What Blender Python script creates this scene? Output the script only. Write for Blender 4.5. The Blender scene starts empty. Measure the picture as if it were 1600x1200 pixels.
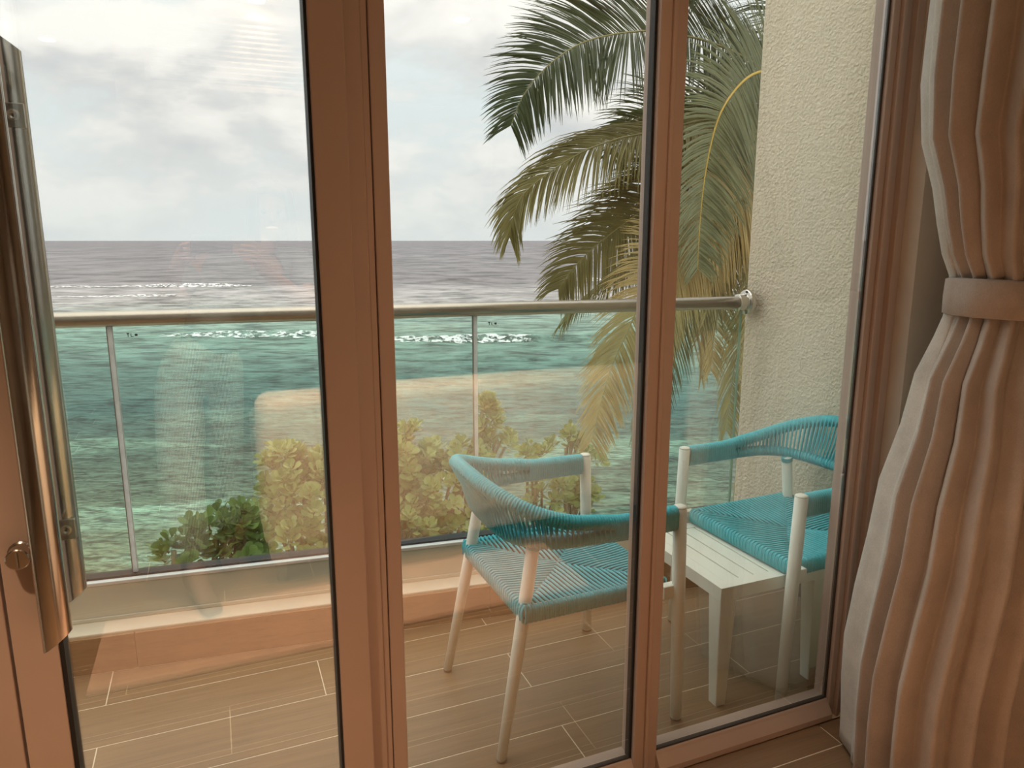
import bpy, bmesh, math, random
from math import sin, cos, pi, radians, sqrt, atan2, exp
from mathutils import Vector, Matrix

random.seed(7)
S = bpy.context.scene
COL = S.collection
H = 1.40
F = 1130.0
PITCH = math.atan(224/1130.0)
YAW = math.atan((800-326)/(F/cos(PITCH)))

# ------------------------------------------------------------------ camera, world, lights, exposure
cam = bpy.data.objects.new('camera', bpy.data.cameras.new('camera'))
cam.location = (0, 0, H)
cam.rotation_euler = (pi/2-PITCH, 0, -YAW)
cam.data.sensor_width = 36
cam.data.lens = F/1600*36
cam.data.clip_start = 0.01
cam.data.clip_end = 60000
COL.objects.link(cam)
S.camera = cam
S.view_settings.view_transform = 'Standard'
S.view_settings.look = 'None'
S.view_settings.gamma = 1
S.view_settings.use_curve_mapping = False
S.view_settings.exposure = 0.0
S.cycles.use_denoising = True
S.cycles.max_bounces = 10
S.cycles.transparent_max_bounces = 24
S.cycles.glossy_bounces = 5
S.cycles.diffuse_bounces = 5
S.cycles.sample_clamp_indirect = 6
S.cycles.caustics_reflective = False
S.cycles.caustics_refractive = False

SKY_STRENGTH = 1.42


def N(nt, typ, **kw):
    n = nt.nodes.new(typ)
    ins = kw.pop('ins', None)
    for k, v in kw.items():
        setattr(n, k, v)
    if ins:
        for k, v in ins.items():
            s = n.inputs[k]
            if isinstance(v, bpy.types.NodeSocket):
                nt.links.new(v, s)
            else:
                s.default_value = v
    return n


def mth(nt, op, a, b=None, c=None, clamp=False):
    n = nt.nodes.new('ShaderNodeMath')
    n.operation = op
    n.use_clamp = clamp
    for i, v in enumerate((a, b, c)):
        if v is None:
            continue
        if isinstance(v, bpy.types.NodeSocket):
            nt.links.new(v, n.inputs[i])
        else:
            n.inputs[i].default_value = v
    return n.outputs[0]


def mixc(nt, f, a, b, mode='MIX'):
    n = nt.nodes.new('ShaderNodeMix')
    n.data_type = 'RGBA'
    n.blend_type = mode
    n.clamp_factor = True
    for s, v in ((n.inputs[0], f), (n.inputs[6], a), (n.inputs[7], b)):
        if isinstance(v, bpy.types.NodeSocket):
            nt.links.new(v, s)
        elif isinstance(v, (tuple, list)):
            s.default_value = (*v[:3], 1)
        else:
            s.default_value = v
    return n.outputs[2]


def ramp(nt, f, stops, interp='LINEAR'):
    n = nt.nodes.new('ShaderNodeValToRGB')
    n.color_ramp.interpolation = interp
    e = n.color_ramp.elements
    while len(e) < len(stops):
        e.new(0.5)
    for el, (p, c) in zip(e, stops):
        el.position = p
        el.color = (*c, 1) if len(c) == 3 else c
    nt.links.new(f, n.inputs[0])
    return n.outputs[0]


def g(v):
    return (v, v, v)


def srgb(r, gg, b):
    f = lambda c: (c/255/12.92) if c/255 <= 0.04045 else ((c/255+0.055)/1.055)**2.4
    return (f(r), f(gg), f(b))


def make_world():
    w = bpy.data.worlds.new('overcast_sky')
    S.world = w
    w.use_nodes = True
    nt = w.node_tree
    nt.nodes.clear()
    tc = N(nt, 'ShaderNodeTexCoord')
    d = tc.outputs['Generated']
    sep = N(nt, 'ShaderNodeSeparateXYZ', ins={0: d})
    x, y, z = sep.outputs
    el = mth(nt, 'ARCSINE', mth(nt, 'MAXIMUM', mth(nt, 'MINIMUM', z, 0.9999), -0.9999))
    elp = mth(nt, 'MAXIMUM', el, 0.0)
    # cumulus billows: a density, the same density a little higher up (light tops, grey undersides)
    vv = N(nt, 'ShaderNodeVectorMath', operation='MULTIPLY', ins={0: d, 1: (3.8, 3.8, 8.5)}).outputs[0]
    v0 = N(nt, 'ShaderNodeVectorMath', operation='ADD', ins={0: vv, 1: (4.7, 1.3, 0.35)}).outputs[0]
    v1 = N(nt, 'ShaderNodeVectorMath', operation='ADD', ins={0: v0, 1: (0.05, 0.0, 0.30)}).outputs[0]
    noise = lambda v, sc, det, rg: N(nt, 'ShaderNodeTexNoise', ins={'Vector': v, 'Scale': sc, 'Detail': det, 'Roughness': rg, 'Distortion': 0.15}).outputs[0]
    nA = noise(v0, 1.0, 9.0, 0.58)
    nB = noise(v1, 1.0, 5.0, 0.55)
    light = mth(nt, 'ADD', 0.55, mth(nt, 'MULTIPLY', mth(nt, 'SUBTRACT', nA, nB), 4.2), clamp=True)
    cover = mth(nt, 'MULTIPLY', mth(nt, 'SUBTRACT', nA, 0.40), 9.0, clamp=True)
    cloud = ramp(nt, light, [(0.0, (0.585, 0.60, 0.635)), (0.40, (0.69, 0.69, 0.715)), (0.62, (0.79, 0.775, 0.785)), (1.0, (0.90, 0.88, 0.875))])
    base = mixc(nt, cover, (0.70, 0.765, 0.81), cloud)
    # pale clear band low over the horizon
    low = mth(nt, 'POWER', mth(nt, 'SUBTRACT', 1.0, mth(nt, 'MULTIPLY', elp, 4.6), clamp=True), 1.6)
    base = mixc(nt, mth(nt, 'MULTIPLY', low, 0.8), base, (0.73, 0.775, 0.81))
    high = mth(nt, 'MULTIPLY', mth(nt, 'SUBTRACT', elp, 0.20), 4.5, clamp=True)
    base = mixc(nt, mth(nt, 'MULTIPLY', high, 0.75), base, (0.82, 0.805, 0.80))
    # overcast luminance gradient: the zenith is brighter than the horizon
    grad = mth(nt, 'ADD', 1.0, mth(nt, 'MULTIPLY', mth(nt, 'POWER', mth(nt, 'MAXIMUM', z, 0.0), 1.8), 1.7))
    bg = N(nt, 'ShaderNodeBackground', ins={'Color': base, 'Strength': mth(nt, 'MULTIPLY', grad, SKY_STRENGTH)})
    out = N(nt, 'ShaderNodeOutputWorld')
    nt.links.new(bg.outputs[0], out.inputs[0])


make_world()

# x, y, power, beam angle; those near the window added to light sofa, frames, sill
DOWNLIGHTS = [(0.34, -1.65, 22, 100), (1.49, -1.51, 18, 100), (-0.88, -3.0, 40, 100), (0.36, 0.92, 215, 72), (0.95, 0.88, 190, 66), (-0.70, 0.40, 230, 82), (0.74, 0.98, 26, 74)]
DOWN_COLOR = (1.0, 0.67, 0.42)

# ------------------------------------------------------------------ mesh helpers


class MB:
    def __init__(self):
        self.v = []
        self.f = []
        self.m = []
        self.mi = 0

    def add(self, vs, fs):
        b = len(self.v)
        self.v += [Vector(p) for p in vs]
        self.f += [[i+b for i in f] for f in fs]
        self.m += [self.mi]*len(fs)

    def box(self, x0, x1, y0, y1, z0, z1, M=None):
        p = [(x0, y0, z0), (x1, y0, z0), (x1, y1, z0), (x0, y1, z0), (x0, y0, z1), (x1, y0, z1), (x1, y1, z1), (x0, y1, z1)]
        if M is not None:
            p = [M @ Vector(q) for q in p]
        self.add(p, [(0, 3, 2, 1), (4, 5, 6, 7), (0, 1, 5, 4), (1, 2, 6, 5), (2, 3, 7, 6), (3, 0, 4, 7)])

    def prism(self, poly, z0, z1, M=None):
        n = len(poly)
        p = [(a, b, z0) for a, b in poly]+[(a, b, z1) for a, b in poly]
        if M is not None:
            p = [M @ Vector(q) for q in p]
        fs = [tuple(range(n-1, -1, -1)), tuple(range(n, 2*n))]
        fs += [(i, (i+1) % n, n+(i+1) % n, n+i) for i in range(n)]
        self.add(p, fs)

    def rings(self, rings, caps=True, closed=True):
        n = len(rings[0])
        vs = [p for r in rings for p in r]
        fs = []
        for k in range(len(rings)-1):
            for i in range(n if closed else n-1):
                j = (i+1) % n
                fs.append((k*n+i, k*n+j, (k+1)*n+j, (k+1)*n+i))
        if caps and closed:
            fs.append(tuple(range(n-1, -1, -1)))
            fs.append(tuple((len(rings)-1)*n+i for i in range(n)))
        self.add(vs, fs)

    def tube(self, pts, r, n=8, caps=True, up=None):
        pts = [Vector(p) for p in pts]
        rr = r if isinstance(r, (list, tuple)) else [r]*len(pts)
        fr = frames(pts, up)
        self.rings([[p+(a*cos(2*pi*i/n)+b*sin(2*pi*i/n))*q for i in range(n)] for p, q, (t, a, b) in zip(pts, rr, fr)], caps)

    def lathe(self, prof, c=(0, 0, 0), axis='Z', n=24):
        c = Vector(c)
        rg = []
        for r, h in prof:
            ring = []
            for i in range(n):
                a = 2*pi*i/n
                if axis == 'Z':
                    q = Vector((r*cos(a), r*sin(a), h))
                elif axis == 'Y':
                    q = Vector((r*cos(a), h, -r*sin(a)))
                else:
                    q = Vector((h, r*cos(a), r*sin(a)))
                ring.append(c+q)
            rg.append(ring)
        self.rings(rg, True)


def frames(pts, up=None):
    out = []
    n = len(pts)
    a = None
    for i in range(n):
        t = (pts[min(i+1, n-1)]-pts[max(i-1, 0)])
        t = t.normalized() if t.length > 1e-9 else Vector((0, 0, 1))
        if up is not None:
            a = up-t*up.dot(t)
            a.normalize()
        elif a is None:
            u = Vector((0, 0, 1)) if abs(t.z) < 0.9 else Vector((1, 0, 0))
            a = (u-t*u.dot(t)).normalized()
        else:
            a = (a-t*a.dot(t)).normalized()
        out.append((t, a, t.cross(a)))
    return out


def catmull(pts, per=8):
    P = [Vector(p) for p in pts]
    P = [P[0]*2-P[1]]+P+[P[-1]*2-P[-2]]
    out = []
    for i in range(1, len(P)-2):
        for k in range(per):
            t = k/per
            out.append(0.5*((2*P[i])+(P[i+1]-P[i-1])*t+(2*P[i-1]-5*P[i]+4*P[i+1]-P[i+2])*t*t+(3*P[i]-P[i-1]-3*P[i+1]+P[i+2])*t**3))
    out.append(P[-2].copy())
    return out


def resample(pts, step):
    out = [pts[0].copy()]
    acc = 0.0
    for a, b in zip(pts, pts[1:]):
        L = (b-a).length
        if L < 1e-9:
            continue
        pos = step-acc
        while pos <= L:
            out.append(a.lerp(b, pos/L))
            pos += step
        acc = (acc+L) % step
    return out


def obj(name, mb, mat, parent=None, smooth=False, bevel=0, kind=None, label=None, seg=2):
    me = bpy.data.meshes.new(name)
    org = parent_world(parent) if parent is not None else Vector((0, 0, 0))
    me.from_pydata([tuple(p-org) for p in mb.v], [], mb.f)
    mats = mat if isinstance(mat, (list, tuple)) else [mat]
    for m in mats:
        me.materials.append(m)
    if len(mats) > 1:
        me.polygons.foreach_set('material_index', mb.m)
    if smooth:
        me.polygons.foreach_set('use_smooth', [True]*len(me.polygons))
    me.update()
    o = bpy.data.objects.new(name, me)
    COL.objects.link(o)
    if parent is not None:
        o.parent = parent
    if bevel:
        b = o.modifiers.new('soft_edge', 'BEVEL')
        b.width = bevel
        b.segments = seg
        b.limit_method = 'ANGLE'
        b.angle_limit = radians(40)
    if kind:
        o['kind'] = kind
    if label:
        o['label'] = label
    return o


def parent_world(p):
    v = Vector((0, 0, 0))
    while p is not None:
        v += p.location
        p = p.parent
    return v


def thing(name, label, cat, loc=(0, 0, 0), group=None, kind=None):
    o = bpy.data.objects.new(name, None)
    o.empty_display_size = 0.1
    COL.objects.link(o)
    o.location = loc
    if label:
        o['label'] = label
    if cat:
        o['category'] = cat
    if group:
        o['group'] = group
    if kind:
        o['kind'] = kind
    return o


def tag(o, label=None, cat=None, group=None, kind=None):
    for k, v in (('label', label), ('category', cat), ('group', group), ('kind', kind)):
        if v:
            o[k] = v
    return o


def dup(o, parent=None):
    c = o.copy()
    COL.objects.link(c)
    c.parent = parent
    for ch in list(o.children):
        dup(ch, c)
    return c

# ------------------------------------------------------------------ materials


def new_mat(name):
    m = bpy.data.materials.new(name)
    m.use_nodes = True
    nt = m.node_tree
    nt.nodes.clear()
    out = N(nt, 'ShaderNodeOutputMaterial')
    return m, nt, out


def bsdf(nt, out, color, rough=0.5, metal=0.0, spec=0.5, normal=None, sheen=0.0, transl=None):
    ins = {'Roughness': rough, 'Metallic': metal, 'Specular IOR Level': spec}
    b = N(nt, 'ShaderNodeBsdfPrincipled', ins=ins)
    if isinstance(color, bpy.types.NodeSocket):
        nt.links.new(color, b.inputs['Base Color'])
    else:
        b.inputs['Base Color'].default_value = (*color, 1)
    if normal is not None:
        nt.links.new(normal, b.inputs['Normal'])
    if sheen:
        b.inputs['Sheen Weight'].default_value = sheen
    sh = b.outputs[0]
    if transl:
        tb = N(nt, 'ShaderNodeBsdfTranslucent')
        if isinstance(transl[1], bpy.types.NodeSocket):
            nt.links.new(transl[1], tb.inputs[0])
        else:
            tb.inputs[0].default_value = (*transl[1], 1)
        mx = N(nt, 'ShaderNodeMixShader', ins={0: transl[0], 1: sh, 2: tb.outputs[0]})
        sh = mx.outputs[0]
    nt.links.new(sh, out.inputs[0])
    return b


def vary(nt, color, scale=8.0, amt=0.12, stretch=None, space='Object', detail=4):
    tc = N(nt, 'ShaderNodeTexCoord')
    v = tc.outputs[space]
    if stretch:
        v = N(nt, 'ShaderNodeVectorMath', operation='MULTIPLY', ins={0: v, 1: stretch}).outputs[0]
    n = N(nt, 'ShaderNodeTexNoise', ins={'Vector': v, 'Scale': scale, 'Detail': float(detail), 'Roughness': 0.6})
    lo = tuple(c*(1-amt) for c in color)
    hi = tuple(min(1, c*(1+amt)) for c in color)
    return ramp(nt, n.outputs[0], [(0.3, lo), (0.7, hi)]), n.outputs[0], v


def bump(nt, h, strength=0.3, dist=0.01):
    return N(nt, 'ShaderNodeBump', ins={'Height': h, 'Strength': strength, 'Distance': dist}).outputs[0]


def simple(name, color, rough=0.5, metal=0.0, spec=0.5, scale=6.0, amt=0.06, bs=0.0, bd=0.002, bscale=None, sheen=0.0, transl=None):
    m, nt, out = new_mat(name)
    c, h, v = vary(nt, color, scale, amt)
    nrm = None
    if bs:
        hh = N(nt, 'ShaderNodeTexNoise', ins={'Vector': v, 'Scale': bscale or scale*10, 'Detail': 3.0}).outputs[0]
        nrm = bump(nt, hh, bs, bd)
    bsdf(nt, out, c, rough, metal, spec, nrm, sheen, (transl, c) if transl else None)
    return m


def wood_tile(name, col):
    m, nt, out = new_mat(name)
    tc = N(nt, 'ShaderNodeTexCoord')
    oi = N(nt, 'ShaderNodeObjectInfo')
    off = N(nt, 'ShaderNodeCombineXYZ', ins={0: mth(nt, 'MULTIPLY', oi.outputs['Random'], 31.0), 1: mth(nt, 'MULTIPLY', oi.outputs['Random'], 17.0), 2: 0.0})
    v = N(nt, 'ShaderNodeVectorMath', operation='ADD', ins={0: tc.outputs['Object'], 1: off.outputs[0]}).outputs[0]
    v1 = N(nt, 'ShaderNodeVectorMath', operation='MULTIPLY', ins={0: v, 1: (1.3, 26.0, 26.0)}).outputs[0]
    n1 = N(nt, 'ShaderNodeTexNoise', ins={'Vector': v1, 'Scale': 1.6, 'Detail': 6.0, 'Roughness': 0.62, 'Distortion': 0.4})
    v2 = N(nt, 'ShaderNodeVectorMath', operation='MULTIPLY', ins={0: v, 1: (4.0, 140.0, 140.0)}).outputs[0]
    n2 = N(nt, 'ShaderNodeTexNoise', ins={'Vector': v2, 'Scale': 1.8, 'Detail': 4.0, 'Roughness': 0.6})
    f = mth(nt, 'ADD', mth(nt, 'MULTIPLY', n1.outputs[0], 0.6), mth(nt, 'MULTIPLY', n2.outputs[0], 0.4))
    c = ramp(nt, f, [(0.32, tuple(q*0.74 for q in col)), (0.5, col), (0.68, tuple(q*1.2 for q in col))])
    br = mth(nt, 'ADD', 0.93, mth(nt, 'MULTIPLY', oi.outputs['Random'], 0.14))
    c = mixc(nt, 1.0, c, N(nt, 'ShaderNodeCombineColor', ins={0: br, 1: br, 2: br}).outputs[0], 'MULTIPLY')
    bsdf(nt, out, c, 0.42, 0, 0.45, bump(nt, f, 0.15, 0.001))
    return m


def glass(name, refl, tint, grazing=0.9):
    m, nt, out = new_mat(name)
    geo = N(nt, 'ShaderNodeNewGeometry')
    dt = N(nt, 'ShaderNodeVectorMath', operation='DOT_PRODUCT', ins={0: geo.outputs['Incoming'], 1: geo.outputs['Normal']})
    c = mth(nt, 'ABSOLUTE', dt.outputs['Value'])
    fr = mth(nt, 'POWER', mth(nt, 'SUBTRACT', 1.0, c, clamp=True), 5.0)
    fac = mth(nt, 'ADD', refl, mth(nt, 'MULTIPLY', fr, grazing-refl))
    tr = N(nt, 'ShaderNodeBsdfTransparent', ins={'Color': (*tint, 1)})
    gl = N(nt, 'ShaderNodeBsdfGlossy', ins={'Color': (1, 1, 1, 1), 'Roughness': 0.0})
    mx = N(nt, 'ShaderNodeMixShader', ins={0: fac, 1: tr.outputs[0], 2: gl.outputs[0]})
    nt.links.new(mx.outputs[0], out.inputs[0])
    return m


def stucco():
    m, nt, out = new_mat('cream_stucco')
    tc = N(nt, 'ShaderNodeTexCoord')
    v = tc.outputs['Object']
    n1 = N(nt, 'ShaderNodeTexNoise', ins={'Vector': v, 'Scale': 62.0, 'Detail': 3.0, 'Roughness': 0.5, 'Distortion': 1.0})
    n2 = N(nt, 'ShaderNodeTexVoronoi', ins={'Vector': v, 'Scale': 85.0})
    h = mth(nt, 'ADD', mth(nt, 'MULTIPLY', n1.outputs[0], 0.8), mth(nt, 'MULTIPLY', n2.outputs['Distance'], 0.35))
    c = ramp(nt, n1.outputs[0], [(0.3, (0.66, 0.585, 0.455)), (0.7, (0.74, 0.665, 0.53))])
    bsdf(nt, out, c, 0.85, 0, 0.25, bump(nt, h, 1.0, 0.008))
    return m


def velvet(name, col, transl=None):
    m, nt, out = new_mat(name)
    tc = N(nt, 'ShaderNodeTexCoord')
    v = tc.outputs['Object']
    n1 = N(nt, 'ShaderNodeTexNoise', ins={'Vector': v, 'Scale': 9.0, 'Detail': 6.0, 'Roughness': 0.7})
    v2 = N(nt, 'ShaderNodeVectorMath', operation='MULTIPLY', ins={0: v, 1: (1, 1, 0.5)}).outputs[0]
    n2 = N(nt, 'ShaderNodeTexNoise', ins={'Vector': v2, 'Scale': 420.0, 'Detail': 2.0})
    f = mth(nt, 'ADD', mth(nt, 'MULTIPLY', n1.outputs[0], 0.65), mth(nt, 'MULTIPLY', n2.outputs[0], 0.35))
    c = ramp(nt, f, [(0.35, tuple(q*0.86 for q in col)), (0.65, tuple(min(1, q*1.12) for q in col))])
    bsdf(nt, out, c, 0.85, 0, 0.15, bump(nt, n2.outputs[0], 0.25, 0.002), 0.35, (transl, c) if transl else None)
    return m


def leaf_mat(name, c1, c2, tr=0.25, rough=0.45):
    m, nt, out = new_mat(name)
    oi = N(nt, 'ShaderNodeObjectInfo')
    tc = N(nt, 'ShaderNodeTexCoord')
    n = N(nt, 'ShaderNodeTexNoise', ins={'Vector': tc.outputs['Object'], 'Scale': 6.0, 'Detail': 4.0})
    f = mth(nt, 'ADD', mth(nt, 'MULTIPLY', oi.outputs['Random'], 0.5), mth(nt, 'MULTIPLY', n.outputs[0], 0.5))
    c = ramp(nt, f, [(0.2, c1), (0.75, c2)])
    bsdf(nt, out, c, rough, 0, 0.4, None, 0, (tr, c))
    return m


def sea_mat():
    m, nt, out = new_mat('lagoon_water')
    geo = N(nt, 'ShaderNodeNewGeometry')
    P = geo.outputs['Position']
    fw = (sin(YAW), cos(YAW), 0.0)
    rt = (cos(YAW), -sin(YAW), 0.0)
    u = N(nt, 'ShaderNodeVectorMath', operation='DOT_PRODUCT', ins={0: P, 1: fw}).outputs['Value']
    s = N(nt, 'ShaderNodeVectorMath', operation='DOT_PRODUCT', ins={0: P, 1: rt}).outputs['Value']
    uv = N(nt, 'ShaderNodeCombineXYZ', ins={0: s, 1: u, 2: 0.0}).outputs[0]

    def nz(sx, sy, det=4.0, rough=0.55, dist=0.0):
        vv = N(nt, 'ShaderNodeVectorMath', operation='MULTIPLY', ins={0: uv, 1: (sx, sy, 1.0)}).outputs[0]
        return N(nt, 'ShaderNodeTexNoise', ins={'Vector': vv, 'Scale': 1.0, 'Detail': det, 'Roughness': rough, 'Distortion': dist}).outputs[0]

    big = nz(0.03, 0.07, 3.0)
    # log distance drives the depth bands, wobbled by a broad noise
    lg = mth(nt, 'LOGARITHM', mth(nt, 'MAXIMUM', u, 4.0), 10.0)
    lg = mth(nt, 'ADD', lg, mth(nt, 'MULTIPLY', mth(nt, 'SUBTRACT', big, 0.5), 0.10))
    t = mth(nt, 'DIVIDE', mth(nt, 'SUBTRACT', lg, 1.1), 2.4, clamp=True)

    def pos(uu):
        return (math.log10(uu)-1.1)/2.4
    col = ramp(nt, t, [(pos(16), (0.22, 0.265, 0.16)), (pos(20), (0.15, 0.20, 0.13)), (pos(26), (0.095, 0.145, 0.11)), (pos(36), (0.072, 0.142, 0.130)),
                       (pos(46), (0.110, 0.195, 0.170)), (pos(66), (0.20, 0.30, 0.25)), (pos(82), (0.28, 0.33, 0.29)), (pos(100), (0.33, 0.32, 0.305)),
                       (pos(128), (0.30, 0.285, 0.28)), (pos(150), (0.16, 0.145, 0.15)), (pos(900), (0.13, 0.115, 0.13))])
    # pale sandy patches in the shallows
    sand = nz(0.10, 0.28, 2.0, 0.5, 0.6)
    near = mth(nt, 'SUBTRACT', 1.0, mth(nt, 'DIVIDE', mth(nt, 'SUBTRACT', u, 24.0), 14.0), clamp=True)
    sm = mth(nt, 'MULTIPLY', mth(nt, 'MULTIPLY', mth(nt, 'SUBTRACT', sand, 0.54), 9.0, clamp=True), near)
    col = mixc(nt, mth(nt, 'MULTIPLY', sm, 0.7), col, (0.33, 0.50, 0.37))
    # ripples at three sizes, long across the view; the fine ones matter near the shore
    r0 = nz(2.4, 6.5, 4.0, 0.62, 0.6)
    r1 = nz(0.70, 1.9, 4.0, 0.62, 0.5)
    r2 = nz(0.26, 0.50, 5.0, 0.64, 0.4)
    r3 = nz(0.09, 0.10, 5.0, 0.66)
    r4 = nz(0.035, 0.016, 6.0, 0.70)
    near = mth(nt, 'SUBTRACT', 1.0, mth(nt, 'DIVIDE', mth(nt, 'SUBTRACT', u, 22.0), 40.0), clamp=True)
    mid = mth(nt, 'SUBTRACT', 1.0, mth(nt, 'DIVIDE', mth(nt, 'SUBTRACT', u, 60.0), 80.0), clamp=True)
    far = mth(nt, 'SUBTRACT', 1.0, mth(nt, 'DIVIDE', mth(nt, 'SUBTRACT', u, 150.0), 150.0), clamp=True)
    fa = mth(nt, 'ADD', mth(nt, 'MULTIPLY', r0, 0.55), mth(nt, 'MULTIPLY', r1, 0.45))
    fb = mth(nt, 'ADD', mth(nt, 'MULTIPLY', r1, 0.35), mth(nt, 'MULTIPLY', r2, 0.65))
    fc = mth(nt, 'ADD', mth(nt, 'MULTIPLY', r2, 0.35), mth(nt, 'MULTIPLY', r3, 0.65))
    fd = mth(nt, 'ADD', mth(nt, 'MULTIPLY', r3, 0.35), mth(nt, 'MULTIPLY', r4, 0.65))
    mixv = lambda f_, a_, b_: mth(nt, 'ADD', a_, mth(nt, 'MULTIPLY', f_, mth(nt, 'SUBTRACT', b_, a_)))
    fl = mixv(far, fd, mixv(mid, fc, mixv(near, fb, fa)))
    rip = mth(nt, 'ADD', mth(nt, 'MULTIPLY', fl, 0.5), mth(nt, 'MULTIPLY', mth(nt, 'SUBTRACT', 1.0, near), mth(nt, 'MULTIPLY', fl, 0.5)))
    dk = ramp(nt, fl, [(0.42, g(0.36)), (0.49, g(0.90)), (0.58, g(1.50))])  # light and shade of the ripples painted into the water colour
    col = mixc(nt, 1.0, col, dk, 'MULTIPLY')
    nrm = bump(nt, rip, 0.9, 0.8)
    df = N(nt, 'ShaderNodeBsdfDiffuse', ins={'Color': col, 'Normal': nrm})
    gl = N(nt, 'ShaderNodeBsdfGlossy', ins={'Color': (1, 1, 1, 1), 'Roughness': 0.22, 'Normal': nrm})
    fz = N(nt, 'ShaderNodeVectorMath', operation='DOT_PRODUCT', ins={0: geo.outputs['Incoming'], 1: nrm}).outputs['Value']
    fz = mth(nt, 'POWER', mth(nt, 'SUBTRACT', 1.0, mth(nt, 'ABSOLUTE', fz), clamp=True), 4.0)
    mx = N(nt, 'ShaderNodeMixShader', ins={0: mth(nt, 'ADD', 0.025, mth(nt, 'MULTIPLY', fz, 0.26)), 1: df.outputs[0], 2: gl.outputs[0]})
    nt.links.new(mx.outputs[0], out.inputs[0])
    return m


M = {}
M['frame'] = simple('taupe_aluminium', (0.54, 0.41, 0.34), 0.42, 0.0, 0.45, 3.0, 0.03)
M['gasket'] = simple('black_rubber', (0.012, 0.012, 0.013), 0.6)
M['glazing_seal'] = simple('dark_brown_glazing_seal', (0.055, 0.045, 0.038), 0.6)
M['glass_edge'] = simple('green_glass_edge', (0.42, 0.60, 0.48), 0.2, transl=0.5)
M['steel'] = simple('polished_steel', (0.60, 0.57, 0.52), 0.16, 1.0, 0.5, 20, 0.04)
M['brushed'] = simple('brushed_steel', (0.44, 0.40, 0.33), 0.3, 1.0, 0.5, 30, 0.06)
M['glass'] = glass('door_glass', 0.155, (0.975, 0.983, 0.95))
M['rail_glass'] = glass('rail_glass', 0.03, (0.90, 0.965, 0.945), 0.7)
M['seal'] = simple('clear_joint_seal', (0.88, 0.87, 0.86), 0.4, amt=0.1, scale=40, transl=0.92)
M['alu'] = simple('pale_aluminium', (0.66, 0.66, 0.55), 0.45, 0.0, 0.5, 3, 0.03)
M['white_alu'] = simple('white_aluminium', (0.85, 0.85, 0.83), 0.4)
M['cream'] = simple('cream_render', (0.74, 0.68, 0.54), 0.8, bs=0.25, bscale=160)
M['room_wall'] = simple('room_wall_paint', (0.66, 0.58, 0.48), 0.8, bs=0.1, bscale=200)
M['ceiling'] = simple('ceiling_paint', (0.74, 0.71, 0.66), 0.9)
M['stucco'] = stucco()
M['tile_out'] = wood_tile('wood_look_tile_outside', (0.25, 0.158, 0.083))
M['tile_in'] = wood_tile('wood_look_tile_inside', (0.24, 0.145, 0.08))
M['grout'] = simple('pale_grout', (0.78, 0.66, 0.49), 0.9, scale=40, amt=0.1)
M['rope'] = simple('teal_rope', (0.06, 0.47, 0.54), 0.55, 0, 0.4, 60, 0.12)
M['rope_shaded'] = simple('teal_rope_shaded', (0.008, 0.09, 0.11), 0.6, 0, 0.3, 60, 0.12)  # same rope, with the shade of the gaps put into its colour
M['white_metal'] = simple('white_coated_metal', (0.80, 0.81, 0.71), 0.4, 0, 0.5, 10, 0.03)
M['foot'] = simple('grey_plastic_foot', (0.20, 0.16, 0.12), 0.6)
M['drape'] = velvet('taupe_velvet', (0.50, 0.42, 0.36), 0.04)
M['lining'] = velvet('white_lining', (0.86, 0.82, 0.76), 0.3)
M['sofa'] = velvet('sand_upholstery', (0.75, 0.65, 0.53))
M['rug'] = velvet('beige_rug', (0.58, 0.37, 0.26))
M['sea'] = sea_mat()
def foam_mat():
    m, nt, out = new_mat('sea_foam')
    geo = N(nt, 'ShaderNodeNewGeometry')
    v = N(nt, 'ShaderNodeVectorMath', operation='MULTIPLY', ins={0: geo.outputs['Position'], 1: (1.0, 0.8, 2.0)}).outputs[0]
    n = N(nt, 'ShaderNodeTexNoise', ins={'Vector': v, 'Scale': 1.6, 'Detail': 7.0, 'Roughness': 0.7})
    f = mth(nt, 'MULTIPLY', mth(nt, 'SUBTRACT', n.outputs[0], 0.47), 14.0, clamp=True)
    d = N(nt, 'ShaderNodeBsdfDiffuse', ins={'Color': (0.82, 0.82, 0.82, 1)})
    t = N(nt, 'ShaderNodeBsdfTransparent')
    mx = N(nt, 'ShaderNodeMixShader', ins={0: f, 1: t.outputs[0], 2: d.outputs[0]})
    nt.links.new(mx.outputs[0], out.inputs[0])
    return m


M['foam'] = foam_mat()
M['ground'] = simple('coral_sand', (0.42, 0.36, 0.27), 0.9, scale=2, amt=0.25, bs=0.5, bd=0.03)
M['bark'] = simple('palm_bark', (0.16, 0.125, 0.09), 0.9, scale=12, amt=0.3, bs=0.6, bd=0.02)
M['stem'] = simple('shrub_stem', (0.22, 0.17, 0.09), 0.8)

# ------------------------------------------------------------------ layout constants
YG = 1.45                                   # plane of the door glass
PA, PB = 2.46, -0.114                       # parapet face: Y = PA + PB*X
pe = Vector((1, PB, 0)).normalized()
pn = Vector((-pe.y, pe.x, 0))
PM = Matrix(((pe.x, pn.x, 0, 0), (pe.y, pn.y, 0, PA), (0, 0, 1, 0), (0, 0, 0, 1)))   # s,t,z -> world
wd = Vector((-0.114, 0.994, 0)).normalized()    # direction of the stucco wall
wn = Vector((wd.y, -wd.x, 0))
W0 = Vector((2.112, 1.88, 0))
WM = Matrix(((wd.x, wn.x, 0, W0.x), (wd.y, wn.y, 0, W0.y), (0, 0, 1, 0), (0, 0, 0, 1)))   # along, into wall, z
XWALL_L, XWALL_R, YBACK, CEIL = -2.6, 2.75, -4.3, 2.7


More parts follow.
